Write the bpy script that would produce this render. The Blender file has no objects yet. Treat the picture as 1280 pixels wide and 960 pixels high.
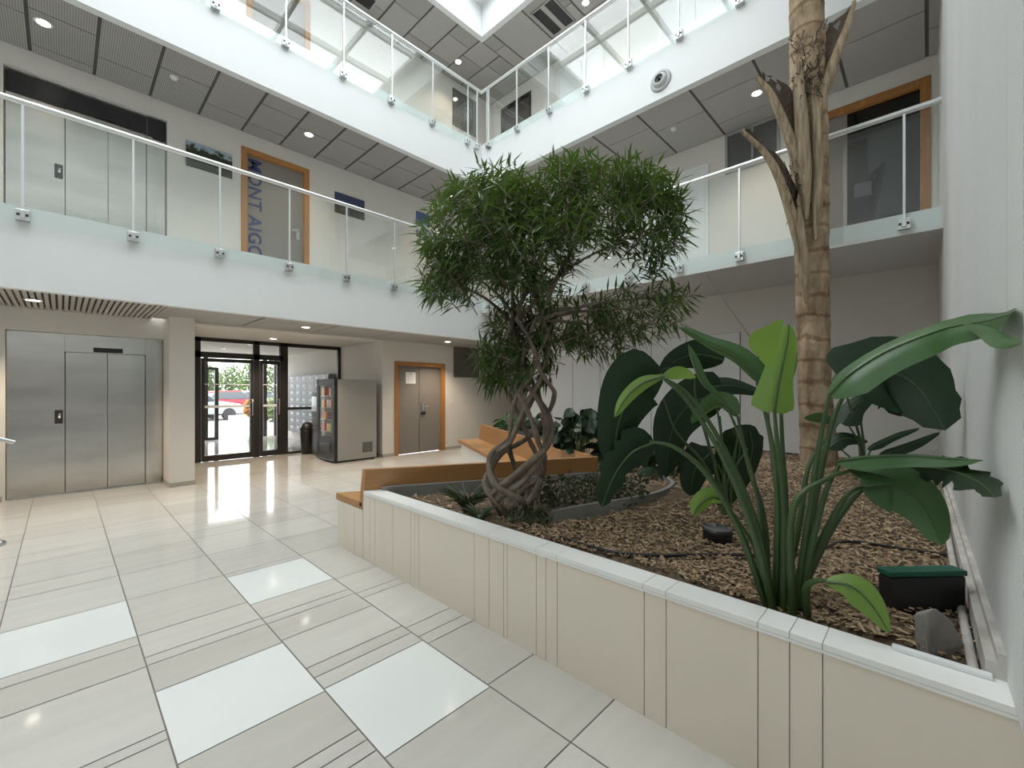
import bpy, math, random
from mathutils import Vector, Matrix
random.seed(7)
sc = bpy.context.scene
COL = sc.collection
PI = math.pi

# ------------------------------------------------------------------ camera numbers
F, CX, Y0, H = 541.6, 640.0, 488.0, 1.5
ANG = math.radians(43.9)
ca, sa = math.cos(ANG), math.sin(ANG)
CAM = Vector((0, 0, H))
def ray(x, y):
    u = (x-CX)/F; v = (Y0-y)/F
    return Vector((ca+u*sa, sa-u*ca, v))
def P(x, y, d): return CAM + ray(x, y)*d
def onX(x, y, X): r = ray(x, y); return CAM + r*(X/r.x)
def onY(x, y, Y): r = ray(x, y); return CAM + r*(Y/r.y)
def onZ(x, y, Z): r = ray(x, y); return CAM + r*((Z-H)/r.z)

# ------------------------------------------------------------------ materials
MATS = {}
def mat(name, col, rough=.5, metal=0, spec=.5, noise=None, bump=None, stretch=(1,1,1), col2=None, trans=0, coat=0):
    """principled; noise=(scale,amount of col2); bump=(scale,strength)"""
    if name in MATS: return MATS[name]
    m = bpy.data.materials.new(name); m.use_nodes = True
    nt = m.node_tree; b = nt.nodes['Principled BSDF']
    b.inputs['Base Color'].default_value = (*col, 1); b.inputs['Roughness'].default_value = rough
    b.inputs['Metallic'].default_value = metal; b.inputs['Specular IOR Level'].default_value = spec
    b.inputs['Coat Weight'].default_value = coat
    if noise or bump:
        tc = nt.nodes.new('ShaderNodeTexCoord'); mp = nt.nodes.new('ShaderNodeMapping')
        mp.inputs['Scale'].default_value = stretch
        nt.links.new(tc.outputs['Object'], mp.inputs['Vector'])
    if noise:
        n = nt.nodes.new('ShaderNodeTexNoise'); n.inputs['Scale'].default_value = noise[0]; n.inputs['Detail'].default_value = 5
        nt.links.new(mp.outputs[0], n.inputs['Vector'])
        r = nt.nodes.new('ShaderNodeValToRGB'); r.color_ramp.elements[0].position = .35; r.color_ramp.elements[1].position = .65
        c2 = col2 or tuple(c*.75 for c in col)
        k = noise[1]
        r.color_ramp.elements[0].color = (*[a*(1-k)+b_*k for a, b_ in zip(col, c2)], 1)
        r.color_ramp.elements[1].color = (*col, 1)
        nt.links.new(n.outputs[0], r.inputs[0]); nt.links.new(r.outputs[0], b.inputs['Base Color'])
    if bump:
        n2 = nt.nodes.new('ShaderNodeTexNoise'); n2.inputs['Scale'].default_value = bump[0]; n2.inputs['Detail'].default_value = 6
        nt.links.new(mp.outputs[0], n2.inputs['Vector'])
        bp = nt.nodes.new('ShaderNodeBump'); bp.inputs['Strength'].default_value = bump[1]; bp.inputs['Distance'].default_value = .02
        nt.links.new(n2.outputs[0], bp.inputs['Height']); nt.links.new(bp.outputs[0], b.inputs['Normal'])
    if trans:
        out = nt.nodes['Material Output']; t = nt.nodes.new('ShaderNodeBsdfTranslucent'); mx = nt.nodes.new('ShaderNodeMixShader')
        t.inputs['Color'].default_value = (col[0]*1.6, col[1]*1.5, col[2]*.8, 1); mx.inputs[0].default_value = trans
        nt.links.new(b.outputs[0], mx.inputs[1]); nt.links.new(t.outputs[0], mx.inputs[2]); nt.links.new(mx.outputs[0], out.inputs['Surface'])
    MATS[name] = m
    return m
def glass(name, tint=(.965,.99,.982), ior=1.5, refl=1.0):
    m = bpy.data.materials.new(name); m.use_nodes = True; nt = m.node_tree
    nt.nodes.remove(nt.nodes['Principled BSDF']); out = nt.nodes['Material Output']
    t = nt.nodes.new('ShaderNodeBsdfTransparent'); t.inputs[0].default_value = (*tint, 1)
    g = nt.nodes.new('ShaderNodeBsdfGlossy'); g.inputs['Roughness'].default_value = 0.0; g.inputs[0].default_value = (refl,refl,refl,1)
    f = nt.nodes.new('ShaderNodeFresnel'); ge = nt.nodes.new('ShaderNodeNewGeometry'); mi = nt.nodes.new('ShaderNodeMix')
    mi.inputs['A'].default_value = ior; mi.inputs['B'].default_value = 1/ior      # same reflectance on both faces of a thin pane
    nt.links.new(ge.outputs['Backfacing'], mi.inputs['Factor']); nt.links.new(mi.outputs['Result'], f.inputs[0])
    mx = nt.nodes.new('ShaderNodeMixShader')
    nt.links.new(f.outputs[0], mx.inputs[0]); nt.links.new(t.outputs[0], mx.inputs[1]); nt.links.new(g.outputs[0], mx.inputs[2])
    nt.links.new(mx.outputs[0], out.inputs['Surface'])
    return m
def emit(name, col, s):
    m = bpy.data.materials.new(name); m.use_nodes = True; nt = m.node_tree
    b = nt.nodes['Principled BSDF']; b.inputs['Base Color'].default_value = (.8,.8,.8,1)
    b.inputs['Emission Color'].default_value = (*col, 1); b.inputs['Emission Strength'].default_value = s
    return m
def wave_mat(name, c1, c2, scale, direction='X', rough=.6, metal=0, dist=0, stretch=(1,1,1), bumpk=0, lo=.35, hi=.65):
    m = bpy.data.materials.new(name); m.use_nodes = True; nt = m.node_tree; b = nt.nodes['Principled BSDF']
    tc = nt.nodes.new('ShaderNodeTexCoord'); mp = nt.nodes.new('ShaderNodeMapping'); mp.inputs['Scale'].default_value = stretch
    w = nt.nodes.new('ShaderNodeTexWave'); w.bands_direction = direction; w.inputs['Scale'].default_value = scale
    w.inputs['Distortion'].default_value = dist; w.inputs['Detail'].default_value = 3
    r = nt.nodes.new('ShaderNodeValToRGB'); r.color_ramp.elements[0].color = (*c1,1); r.color_ramp.elements[1].color = (*c2,1)
    r.color_ramp.elements[0].position = lo; r.color_ramp.elements[1].position = hi
    nt.links.new(tc.outputs['Object'], mp.inputs[0]); nt.links.new(mp.outputs[0], w.inputs[0]); nt.links.new(w.outputs[0], r.inputs[0])
    nt.links.new(r.outputs[0], b.inputs['Base Color']); b.inputs['Roughness'].default_value = rough; b.inputs['Metallic'].default_value = metal
    if bumpk:
        bp = nt.nodes.new('ShaderNodeBump'); bp.inputs['Strength'].default_value = bumpk; bp.inputs['Distance'].default_value = .01
        nt.links.new(w.outputs[0], bp.inputs['Height']); nt.links.new(bp.outputs[0], b.inputs['Normal'])
    MATS[name] = m
    return m

M_white = mat('white_paint', (.80,.81,.81), .55, noise=(3,.06))
M_fascia = mat('fascia_paint', (.755,.775,.78), .5, noise=(2,.05))
M_wall = mat('wall_paint', (.72,.69,.645), .7, noise=(4,.08), bump=(90,.05))
M_wallr = mat('rough_white_wall', (.68,.685,.675), .75, noise=(1.3,.18), bump=(55,.22), stretch=(1,1,.35))
M_wallp = mat('panel_wall_paint', (.74,.72,.685), .6, noise=(3,.06))
M_tile = wave_mat('perforated_ceiling_tile', (.27,.262,.247), (.40,.388,.368), 13, 'X', .7, lo=.25, hi=.75)
M_tile2 = mat('plain_ceiling_tile', (.39,.378,.358), .7, noise=(8,.10))
M_joint = mat('ceiling_joint', (.10,.098,.094), .8)
M_slat = mat('metal_slat', (.42,.40,.37), .5)
M_black = mat('black_plastic', (.018,.018,.02), .35)
M_dark = mat('dark_frame', (.028,.024,.022), .4)
M_steel = mat('brushed_steel', (.72,.70,.67), .22, 1, noise=(1.1,.60), col2=(.45,.44,.42), stretch=(.6,1,2.6), bump=(160,.02))  # darker bands in the colour imitate reflections and highlights on the steel
M_steel2 = mat('satin_steel', (.62,.63,.63), .3, 1)
M_rail = mat('rail_metal', (.72,.74,.74), .35, .6)
M_wood = wave_mat('oak_bench', (.37,.185,.07), (.46,.24,.095), 3.0, 'Z', .42, dist=6, stretch=(.6,.6,6))
M_wood2 = wave_mat('door_wood', (.36,.16,.045), (.46,.215,.065), 3.0, 'X', .42, dist=5, stretch=(5,5,.5))
M_doorg = mat('grey_door', (.235,.215,.195), .5, noise=(3,.1))
M_tilew = mat('planter_tile', (.80,.725,.615), .33, noise=(2.2,.10))
M_grout = mat('tile_grout', (.40,.375,.33), .8)
M_rim = mat('rim_tile', (.90,.89,.865), .28, noise=(3,.06))
M_fgrey = [mat('floor_tile_a', (.60,.575,.525), .07, spec=.22, noise=(2.0,.24), stretch=(.5,5,1)),
           mat('floor_tile_b', (.625,.60,.55), .07, spec=.22, noise=(2.2,.24), stretch=(.5,5,1)),
           mat('floor_tile_c', (.57,.545,.495), .08, spec=.22, noise=(1.8,.26), stretch=(.5,5,1))]
M_fwhite = mat('floor_tile_white', (.80,.82,.80), .10, noise=(3,.04))
M_fgrout = mat('floor_grout', (.22,.205,.185), .8)
M_pane = glass('clear_glass')
M_pane_d = glass('door_glass', (.97,.98,.98))
M_pane_s = glass('skylight_glass', (.97,.985,.985))
M_pane_dk = glass('smoked_door_glass', (.22,.20,.18), 1.6)
M_lamp = emit('lamp_glow', (1,.93,.82), 14)
M_trim = mat('lamp_trim', (.8,.8,.78), .4)
M_leaf = mat('tree_leaf', (.066,.120,.032), .38, noise=(6,.45), col2=(.018,.04,.012), trans=.30)
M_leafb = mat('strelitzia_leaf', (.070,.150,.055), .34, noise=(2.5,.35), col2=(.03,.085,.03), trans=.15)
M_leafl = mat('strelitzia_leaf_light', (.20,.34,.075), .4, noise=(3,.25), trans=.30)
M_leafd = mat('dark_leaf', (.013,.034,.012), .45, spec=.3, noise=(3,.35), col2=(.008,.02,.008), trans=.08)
M_leafg = mat('groundcover_leaf', (.055,.075,.035), .5, noise=(6,.3), trans=.1)
M_pet = mat('petiole', (.055,.10,.034), .38, noise=(5,.3))
M_bark = mat('braid_bark', (.25,.20,.155), .8, noise=(9,.65), col2=(.10,.075,.058), bump=(60,.4))
M_palm = mat('palm_bark', (.47,.36,.235), .85, noise=(6,.85), col2=(.17,.11,.065), bump=(18,1.0), stretch=(1.6,1.6,.7))
M_sheath = mat('palm_sheath', (.50,.40,.27), .8, noise=(7,.8), col2=(.20,.135,.08), bump=(30,1.0), stretch=(4,4,.45))
M_fibre = mat('palm_fibre', (.11,.085,.06), .9, noise=(20,.6), col2=(.04,.03,.02), bump=(60,.8))
M_soil = mat('mulch_soil', (.17,.12,.075), .95, noise=(22,.6), col2=(.05,.033,.02), bump=(40,1))
M_chip = [mat('chip_a', (.44,.32,.20), .9, noise=(30,.3)), mat('chip_b', (.33,.225,.135), .9, noise=(30,.3)),
          mat('chip_c', (.55,.42,.27), .9, noise=(30,.3)), mat('chip_d', (.20,.145,.09), .9, noise=(30,.3))]
M_conc = mat('grey_concrete', (.25,.245,.23), .85, noise=(7,.3), bump=(30,.3))
M_rock = mat('grey_stone', (.30,.285,.265), .8, noise=(5,.5), bump=(14,.7))
M_dirtw = mat('weathered_white', (.62,.60,.56), .7, noise=(6,.7), col2=(.33,.29,.24), bump=(20,.2))
M_greenp = mat('green_plastic', (.012,.115,.075), .45)
M_cabg = mat('grey_cabinet_metal', (.34,.335,.31), .42, noise=(2,.06))

def add_rings(m, scale, dark):
    nt = m.node_tree; b = nt.nodes['Principled BSDF']; src = b.inputs['Base Color'].links[0].from_socket
    tc = nt.nodes.new('ShaderNodeTexCoord'); w = nt.nodes.new('ShaderNodeTexWave'); w.bands_direction = 'Z'; w.inputs['Scale'].default_value = scale
    w.inputs['Distortion'].default_value = 3.5; w.inputs['Detail'].default_value = 3; w.inputs['Detail Scale'].default_value = 2
    r = nt.nodes.new('ShaderNodeValToRGB'); r.color_ramp.elements[0].color = (*dark,1); r.color_ramp.elements[1].color = (1,1,1,1)
    r.color_ramp.elements[0].position = .02; r.color_ramp.elements[1].position = .14
    mx = nt.nodes.new('ShaderNodeMix'); mx.data_type = 'RGBA'; mx.blend_type = 'MULTIPLY'; mx.inputs['Factor'].default_value = 1
    nt.links.new(tc.outputs['Object'], w.inputs[0]); nt.links.new(w.outputs[0], r.inputs[0])
    nt.links.new(src, mx.inputs[6]); nt.links.new(r.outputs[0], mx.inputs[7]); nt.links.new(mx.outputs[2], b.inputs['Base Color'])
add_rings(M_palm, 1.25, (.62,.54,.46))

# ------------------------------------------------------------------ mesh builder
class MB:
    def __init__(s): s.v = []; s.f = []; s.mi = []; s.sm = []
    def add(s, vs, fs, m=0, smooth=False):
        b = len(s.v); s.v += [Vector(v) for v in vs]
        for f in fs: s.f.append([b+i for i in f]); s.mi.append(m); s.sm.append(smooth)
        return s
    def box(s, x0, x1, y0, y1, z0, z1, m=0):
        x0, x1 = min(x0,x1), max(x0,x1); y0, y1 = min(y0,y1), max(y0,y1); z0, z1 = min(z0,z1), max(z0,z1)
        return s.add([(x0,y0,z0),(x1,y0,z0),(x1,y1,z0),(x0,y1,z0),(x0,y0,z1),(x1,y0,z1),(x1,y1,z1),(x0,y1,z1)],
              [(0,3,2,1),(4,5,6,7),(0,1,5,4),(1,2,6,5),(2,3,7,6),(3,0,4,7)], m)
    def prism(s, poly, z0, z1, m=0):
        n = len(poly)
        a = sum(poly[i][0]*poly[(i+1)%n][1]-poly[(i+1)%n][0]*poly[i][1] for i in range(n))
        if a < 0: poly = poly[::-1]
        return s.add([(x,y,z0) for x,y in poly]+[(x,y,z1) for x,y in poly],
              [tuple(range(n))[::-1], tuple(range(n,2*n))]+[(i,(i+1)%n,n+(i+1)%n,n+i) for i in range(n)], m)
    def hull(s, a, b, m=0):
        """two matching 3-D polygons joined into a solid"""
        n = len(a)
        return s.add(list(a)+list(b), [tuple(range(n))[::-1], tuple(range(n,2*n))]+[(i,(i+1)%n,n+(i+1)%n,n+i) for i in range(n)], m)
    def tube(s, pts, rad, sides=8, m=0, caps=True, smooth=True):
        pts = [Vector(p) for p in pts]; n = len(pts)
        if not isinstance(rad, (list,tuple)): rad = [rad]*n
        T = []
        for i in range(n):
            t = pts[min(i+1,n-1)]-pts[max(i-1,0)]; T.append(t.normalized() if t.length > 1e-9 else Vector((0,0,1)))
        u = T[0].orthogonal().normalized(); vs = []
        for i in range(n):
            u = (u - T[i]*u.dot(T[i])); u = u.normalized() if u.length > 1e-6 else T[i].orthogonal().normalized()
            w = T[i].cross(u)
            for k in range(sides):
                a = 2*PI*k/sides; vs.append(pts[i]+(u*math.cos(a)+w*math.sin(a))*rad[i])
        fs = [(i*sides+k, i*sides+(k+1)%sides, (i+1)*sides+(k+1)%sides, (i+1)*sides+k) for i in range(n-1) for k in range(sides)]
        s.add(vs, fs, m, smooth)
        if caps: s.add(vs[:sides], [tuple(range(sides))[::-1]], m); s.add(vs[-sides:], [tuple(range(sides))], m)
        return s
    def lathe(s, c, prof, sides=20, m=0, smooth=True):
        """prof: list of (r,z) about a vertical axis at c"""
        vs = [(c[0]+r*math.cos(2*PI*k/sides), c[1]+r*math.sin(2*PI*k/sides), c[2]+z) for r,z in prof for k in range(sides)]
        fs = [(i*sides+k, i*sides+(k+1)%sides, (i+1)*sides+(k+1)%sides, (i+1)*sides+k) for i in range(len(prof)-1) for k in range(sides)]
        n = len(prof)
        fs += [tuple(range(sides))[::-1], tuple(range((n-1)*sides, n*sides))]
        return s.add(vs, fs, m, smooth)
    def build(s, name, mats, parent=None, bevel=0):
        if not isinstance(mats, (list,tuple)): mats = [mats]
        org = Vector((0,0,0))
        if parent:
            q = parent
            while q: org += q.location; q = q.parent
        me = bpy.data.meshes.new(name); me.from_pydata([v-org for v in s.v], [], s.f)
        for m in mats: me.materials.append(m)
        me.polygons.foreach_set('material_index', s.mi); me.polygons.foreach_set('use_smooth', s.sm)
        me.update()
        o = bpy.data.objects.new(name, me); COL.objects.link(o)
        if parent: o.parent = parent
        if bevel:
            b = o.modifiers.new('bevel', 'BEVEL'); b.width = bevel; b.segments = 2; b.limit_method = 'ANGLE'
        return o
def tag(o, label=None, cat=None, group=None, kind=None):
    if label: o['label'] = label
    if cat: o['category'] = cat
    if group: o['group'] = group
    if kind: o['kind'] = kind
    return o
def thing(name, label, cat, loc, group=None):
    o = bpy.data.objects.new(name, None); COL.objects.link(o); o.location = Vector(loc); o.empty_display_size = .1
    return tag(o, label, cat, group)
def struct(name, mb, m, parent=None, bevel=0):
    o = mb.build(name, m, parent, bevel)
    if not parent: o['kind'] = 'structure'
    return o
def sthing(name, loc):
    o = bpy.data.objects.new(name, None); COL.objects.link(o); o.location = Vector(loc); o['kind'] = 'structure'; return o
def copy_tree(o, parent=None):
    c = o.copy(); COL.objects.link(c)
    if parent: c.parent = parent
    for ch in list(o.children): copy_tree(ch, c)
    return c
def spline(pts, n):
    """catmull-rom resample"""
    pts = [Vector(p) for p in pts]; q = [pts[0]*2-pts[1]]+pts+[pts[-1]*2-pts[-2]]; out = []; k = len(pts)-1
    for i in range(n+1):
        t = i/n*k; j = min(int(t), k-1); t -= j; a, b, c, d = q[j:j+4]
        out.append(.5*((2*b)+(c-a)*t+(2*a-5*b+4*c-d)*t*t+(3*b-a-3*c+d)*t**3))
    return out

# ------------------------------------------------------------------ main dimensions
VX, VY = 6.58, 7.28            # gallery fronts (right gallery x, left gallery y)
BY = 8.85                      # back wall of the left galleries
BX = 8.35                      # back wall of the right galleries
Z0C, Z1F, Z1C, Z2F, Z2C = 2.64, 3.55, 6.13, 7.04, 9.50
XW = -4.5                      # far left end of the hall
def yw(x): return -.185+.0135*(x-1)     # face of the right-hand wall

# ------------------------------------------------------------------ floor
xs0 = .32; pw = .592
spec = {  # column index -> [(y from top, tile type)], w = white, g = grey
 -1: [(4.13,'w'),(3.48,'g'),(3.36,'g'),(3.06,'g'),(2.43,'g'),(2.36,'g'),(1.70,'g'),(1.1,'w'),(.5,'g'),(-.1,'g')],
  0: [(4.13,'g'),(3.48,'g'),(3.17,'g'),(3.07,'g'),(2.77,'w'),(2.17,'g'),(1.82,'g'),(1.74,'g'),(1.66,'g'),(1.1,'g'),(.5,'w'),(-.1,'g')],
  1: [(4.13,'g'),(4.05,'w'),(3.42,'g'),(3.16,'g'),(3.06,'g'),(2.80,'g'),(2.42,'g'),(2.31,'g'),(2.19,'w'),(1.60,'g'),(1.1,'g'),(.5,'g'),(-.1,'g')],
  2: [(4.13,'g'),(3.40,'g'),(3.05,'g'),(2.95,'g'),(2.38,'g'),(2.24,'g'),(2.14,'g'),(1.62,'g'),(1.1,'g'),(.5,'g'),(-.1,'g')]}
fb = MB()
fb.box(XW, 12.2, -3.2, 16.0, -.06, -.003, 4)
rf = random.Random(3)
def floor_tile(x0, x1, y0, y1, t):
    g = .0035
    m = 3 if t == 'w' else rf.choice([0,0,1,1,2])
    fb.add([(x0+g,y0+g,0),(x1-g,y0+g,0),(x1-g,y1-g,0),(x0+g,y1-g,0)], [(0,1,2,3)], m)
for c in range(-9, 21):
    x0 = xs0+c*pw; x1 = x0+pw
    if x0 < XW or x1 > 12.2: continue
    rows = spec.get(c)
    if rows is None:
        rows = []; y = 4.13
        while y > -3.0:
            rows.append((y, 'w' if rf.random() < .16 else 'g')); y -= rf.choice([.6,.6,.6,.3,.1])
    for i, (y, t) in enumerate(rows):
        yb = rows[i+1][0] if i+1 < len(rows) else -3.2
        floor_tile(x0, x1, yb, y, t)
    y = 4.13
    while y < 15.9:
        h = rf.choice([.6,.6,.6,.3]) if c not in (0,) else .6
        floor_tile(x0, x1, y, min(y+h, 16.0), 'g'); y += h
struct('floor', fb, M_fgrey+[M_fwhite, M_fgrout])

# ------------------------------------------------------------------ walls of the left side
# ground floor: lift wall (with lift niche), column, recess sides, door wall
w = MB()
LX0, LX1, LZ = -.53, 1.17, 2.33              # lift opening
w.box(XW, LX0, 9.0, 9.25, 0, Z0C+.1); w.box(LX0, LX1, 9.0, 9.25, LZ, Z0C+.1); w.box(LX1, 1.47, 9.0, 9.25, 0, Z0C+.1)
w.box(XW, 1.47, 9.25, 9.4, 0, Z0C+.1)
struct('wall_left', w, M_wall)
struct('column', MB().box(1.15, 1.47, 8.43, 9.0, 0, Z0C+.05), M_wall)
struct('baseboard_left', MB().box(1.143, 1.477, 8.423, 9.0, 0, .07).box(XW, LX0-.03, 8.985, 9.0, 0, .07), M_grout)
struct('wall_recess_left', MB().box(1.32, 1.47, 9.4, 15.7, 0, Z0C+.1), M_wall)
struct('wall_recess_right', MB().box(4.97, 5.12, 8.8, 15.7, 0, Z0C+.1), M_wall)
DX0, DX1, DZ = 5.27, 6.70, 2.17
w = MB(); w.box(5.12, DX0, 8.8, 8.95, 0, Z0C+.1); w.box(DX0, DX1, 8.8, 8.95, DZ, Z0C+.1); w.box(DX1, 12.2, 8.8, 8.95, 0, Z0C+.1)
w.box(12.0, 12.2, 7.5, 8.8, 0, Z0C+.1)
struct('wall_back', w, M_wall)
struct('baseboard_back', MB().box(4.955, 5.27, 8.785, 8.8, 0, .07).box(6.70, 12, 8.785, 8.8, 0, .07).box(4.955,4.97,8.785,10.9,0,.07), M_grout)
# upper back walls (both galleries), one mesh per storey and side
for nm, z0, z1, holes in (('wall_upper_left', Z1F, Z1C+.1, [(2.22,3.40,5.87),(-.54,1.18,5.86)]), ('wall_top_left', Z2F, Z2C+.1, [(2.30,3.42,9.2),(-.5,1.2,9.2)])):
    w = MB(); w.box(XW, BX+.2, BY+.32, BY+.45, z0-.3, z1)
    hs = sorted(holes); x = XW
    for a, b, zt in hs:
        w.box(x, a, BY, BY+.32, z0-.3, z1); w.box(a, b, BY, BY+.32, zt, z1); x = b
    w.box(x, BX+.2, BY, BY+.32, z0-.3, z1)
    struct(nm, w, M_wall)
for nm, z0, z1, holes in (('wall_upper_right', Z1F, Z1C+.1, [(-.02,1.32,5.87)]), ('wall_top_right', Z2F, Z2C+.1, [(7.35,8.45,9.2)])):
    w = MB(); w.box(BX+.25, BX+.4, -.6, BY, z0-.3, z1); y = -.6
    for a, b, zt in holes:
        w.box(BX, BX+.25, y, a, z0-.3, z1); w.box(BX, BX+.25, a, b, zt, z1); y = b
    w.box(BX, BX+.25, y, BY, z0-.3, z1)
    struct(nm, w, M_wall)
# right hand wall: its face leans slightly away from the camera axis
w = MB(); w.prism([(2.004, yw(2.0)), (8.6, yw(8.6)), (8.6, -.6), (2.004, -.6)], 0, 10.25); w.prism([(1.72, yw(1.72)), (2.0, yw(2.0)), (2.0, -.6), (1.72, -.6)], .613, 10.25)
struct('wall_right', w, M_wallr)
# walls behind the camera
struct('wall_rear', MB().box(XW-.2, XW, -3.2, 9.4, 0, 10.25), M_white)
struct('wall_rear_side', MB().box(XW, 1.9, -3.4, -3.2, 0, 2.8).box(XW, 1.72, -.6, -.43, 2.7, 10.25).box(1.9,2.1,-3.4,-.6,0,2.8), M_white)
struct('ceiling_rear', MB().box(XW, 1.71, -3.2, -.6, 2.7, 2.8), M_tile2)

# ------------------------------------------------------------------ floor slabs with white fascias
s1 = MB()
s1.box(XW, BX+.3, VY+.12, BY, Z0C+.06, Z1F)               # left gallery slab
s1.box(XW, VX+.0, VY, VY+.12, Z0C-.01, Z1F+.0)            # left fascia
s1.box(VX, BX, VY, VY+.12, Z0C-.01, Z1F)
s1.box(VX, BX, -.12, VY, 3.25, Z1F-.06)
s1.box(BX+.3, 12.2, 7.4, 8.8, Z0C+.06, Z0C+.2)
struct('trim_1', s1, M_fascia)
s2 = MB()
s2.box(XW, BX+.3, VY+.12, BY, Z1C+.05, Z2F); s2.box(XW, VX, VY, VY+.12, Z1C-.005, Z2F)
s2.box(VX+.12, BX, -.6, VY+.12, Z1C+.05, Z2F); s2.box(VX, VX+.12, -.12, VY+.12, Z1C-.005, Z2F)
struct('trim_2', s2, M_fascia)
SKX, SKY = -3.6, 2.0
s3 = MB(); s3.box(XW, VX, -.43, SKY, Z2C+.02, 10.25); s3.box(XW, SKX, SKY, VY, Z2C+.02, 10.25)    # unseen roof round the skylight opening, sized to shape the daylight, and roof over the galleries
s3.box(XW, BX+.4, VY+.12, BY+.45, Z2C+.05, 10.25); s3.box(XW, VX, VY, VY+.12, Z2C-.01, 10.25)
s3.box(VX+.12, BX+.4, -.6, VY+.12, Z2C+.05, 10.25); s3.box(VX, VX+.12, -.12, VY+.12, Z2C-.01, 10.25)
struct('trim_3', s3, M_fascia)

# ceilings
def tile_ceiling(name, x0, x1, y0, y1, z, along, seams, cuts, mats=(0,)):
    """tiles hung below a dark grid; seams run across the gallery, each strip is cut once or twice"""
    b = MB(); b.box(x0, x1, y0, y1, z+.012, z+.05, 2); g = .012
    rr = random.Random(len(name)+int(z*10))
    for i in range(len(seams)-1):
        a, c = seams[i], seams[i+1]
        lo, hi = (y0, y1) if along == 'x' else (x0, x1)
        edges = [lo]+[lo+(hi-lo)*q for q in cuts[i % len(cuts)]]+[hi]
        for j in range(len(edges)-1):
            e, f = edges[j], edges[j+1]; mi = mats[(i+j) % len(mats)]
            if along == 'x': b.box(a+g*1.6, c-g*1.6, e+g*.6, f-g*.6, z, z+.02, mi)
            else: b.box(e+g*.6, f-g*.6, a+g*1.6, c-g*1.6, z, z+.02, mi)
    return struct(name, b, [M_tile, M_tile2, M_joint])
sx = [-4.5,-3.9,-3.3,-2.7,-2.1,-1.5]+[-.93+.63*k for k in range(0,15)]
sx = [x for x in sx if x < BX]+[BX]
cuts = [[.42],[.3,.85],[.62],[.36],[.68],[.25,.74]]
tile_ceiling('ceiling_first_left', XW, BX, VY+.12, BY, Z1C, 'x', sx, cuts, (0,))
tile_ceiling('ceiling_second_left', XW, BX, VY+.12, BY, Z2C, 'x', sx, cuts, (1,0))
sy = [-.55,.02]+[.9+.88*k for k in range(0,8)]; sy = [y for y in sy if y < VY]+[VY+.12]
tile_ceiling('ceiling_first_right', VX+.12, BX, -.55, VY+.12, Z1C, 'y', sy, cuts[2:]+cuts[:2], (1,))
tile_ceiling('ceiling_second_right', VX+.12, BX, -.55, VY+.12, Z2C, 'y', sy, cuts[1:], (1,0))
# ground floor: slatted part by the lift, then tiles
b = MB(); b.box(XW, .98, VY+.12, 9.0, Z0C+.03, Z0C+.05, 1)
x = XW
while x < .97: b.box(x, x+.036, VY+.12, 9.0, Z0C, Z0C+.03, 0); x += .058
struct('ceiling_slatted', b, [M_slat, M_joint])
tile_ceiling('ceiling_ground', .98, 12.0, VY+.12, 8.8, Z0C, 'x', [.98,2.2,3.4,4.6,5.8,7.0,8.2,9.6,12], cuts, (1,))
struct('ceiling_recess', MB().box(1.47, 4.97, 8.8, 15.7, 2.61, 2.66), M_wall)

# ------------------------------------------------------------------ skylight
SKX, SKY = -3.6, 2.0
sky = sthing('window_1', (0,0,10.25))
b = MB(); XS = [SKX+i*(VX-SKX)/7 for i in range(8)]; YS = [SKY+i*(VY-SKY)/4 for i in range(5)]
for x in XS: b.box(x-.04, x+.04, SKY, VY, 10.26, 10.40)
for y in YS: b.box(SKX, VX, y-.04, y+.04, 10.26, 10.40)
b.box(SKX, VX, VY-.22, VY, 10.17, 10.27); b.box(VX-.22, VX, SKY, VY-.22, 10.17, 10.27)
b.build('frame', M_white, sky)
MB().box(SKX, VX, SKY, VY, 10.40, 10.415).build('pane', M_pane_s, sky)

# ------------------------------------------------------------------ glass balustrades
def balustrade(axis, name, label, posts, p0, p1, z, front):
    """axis 'x' runs along x at y=front, 'y' runs along y at x=front. z = gallery floor level"""
    loc = ((p0+p1)/2, front, z) if axis == 'x' else (front, (p0+p1)/2, z)
    t = thing(name, label, 'railing', loc, 'glass balustrades round the atrium')
    def bx(mb, a0, a1, o0, o1, z0, z1):      # o = distance out into the void from the fascia
        if axis == 'x': mb.box(a0, a1, front-o0, front-o1, z0, z1)
        else: mb.box(front-o0, front-o1, a0, a1, z0, z1)
        return mb
    zr = z+1.145
    if axis == 'x': pts = [(p0, front-.045, zr), (p1, front-.045, zr)]
    else: pts = [(front-.045, p0, zr), (front-.045, p1, zr)]
    MB().tube(pts, .032, 12).build('handrail', M_rail, t)
    for a in posts:
        po = bx(MB(), a-.011, a+.011, .035, .06, z-.12, zr-.02).build('post', M_rail, t)
        br = MB(); bx(br, a-.055, a+.055, 0, .07, z-.17, z-.05); bx(br, a-.02, a+.02, .07, .085, z-.15, z-.06)
        br.build('bracket', M_steel2, po, .004)
        for s in (-.034, .034): bx(MB(), a+s-.012, a+s+.012, .07, .078, z-.125, z-.098).build('clamp_bolt', M_dark, po)
    ed = [p0]+list(posts)+[p1]
    for i in range(len(ed)-1):
        if ed[i+1]-ed[i] < .2: continue
        bx(MB(), ed[i]+.012, ed[i+1]-.012, .042, .052, z-.19, zr-.06).build('glass_pane', M_pane, t)
    return t
pl = [-.30+.926*k for k in range(-4,8)]; pl = [p for p in pl if p < VX-.1]
pr = [.2+.85*k for k in range(0,9)]; pr = [p for p in pr if p < VY-.1]
balustrade('x', 'glass_balustrade', 'glass railing of the first floor gallery in front of the upper lift', pl, XW, VX-.03, Z1F, VY)
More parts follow.
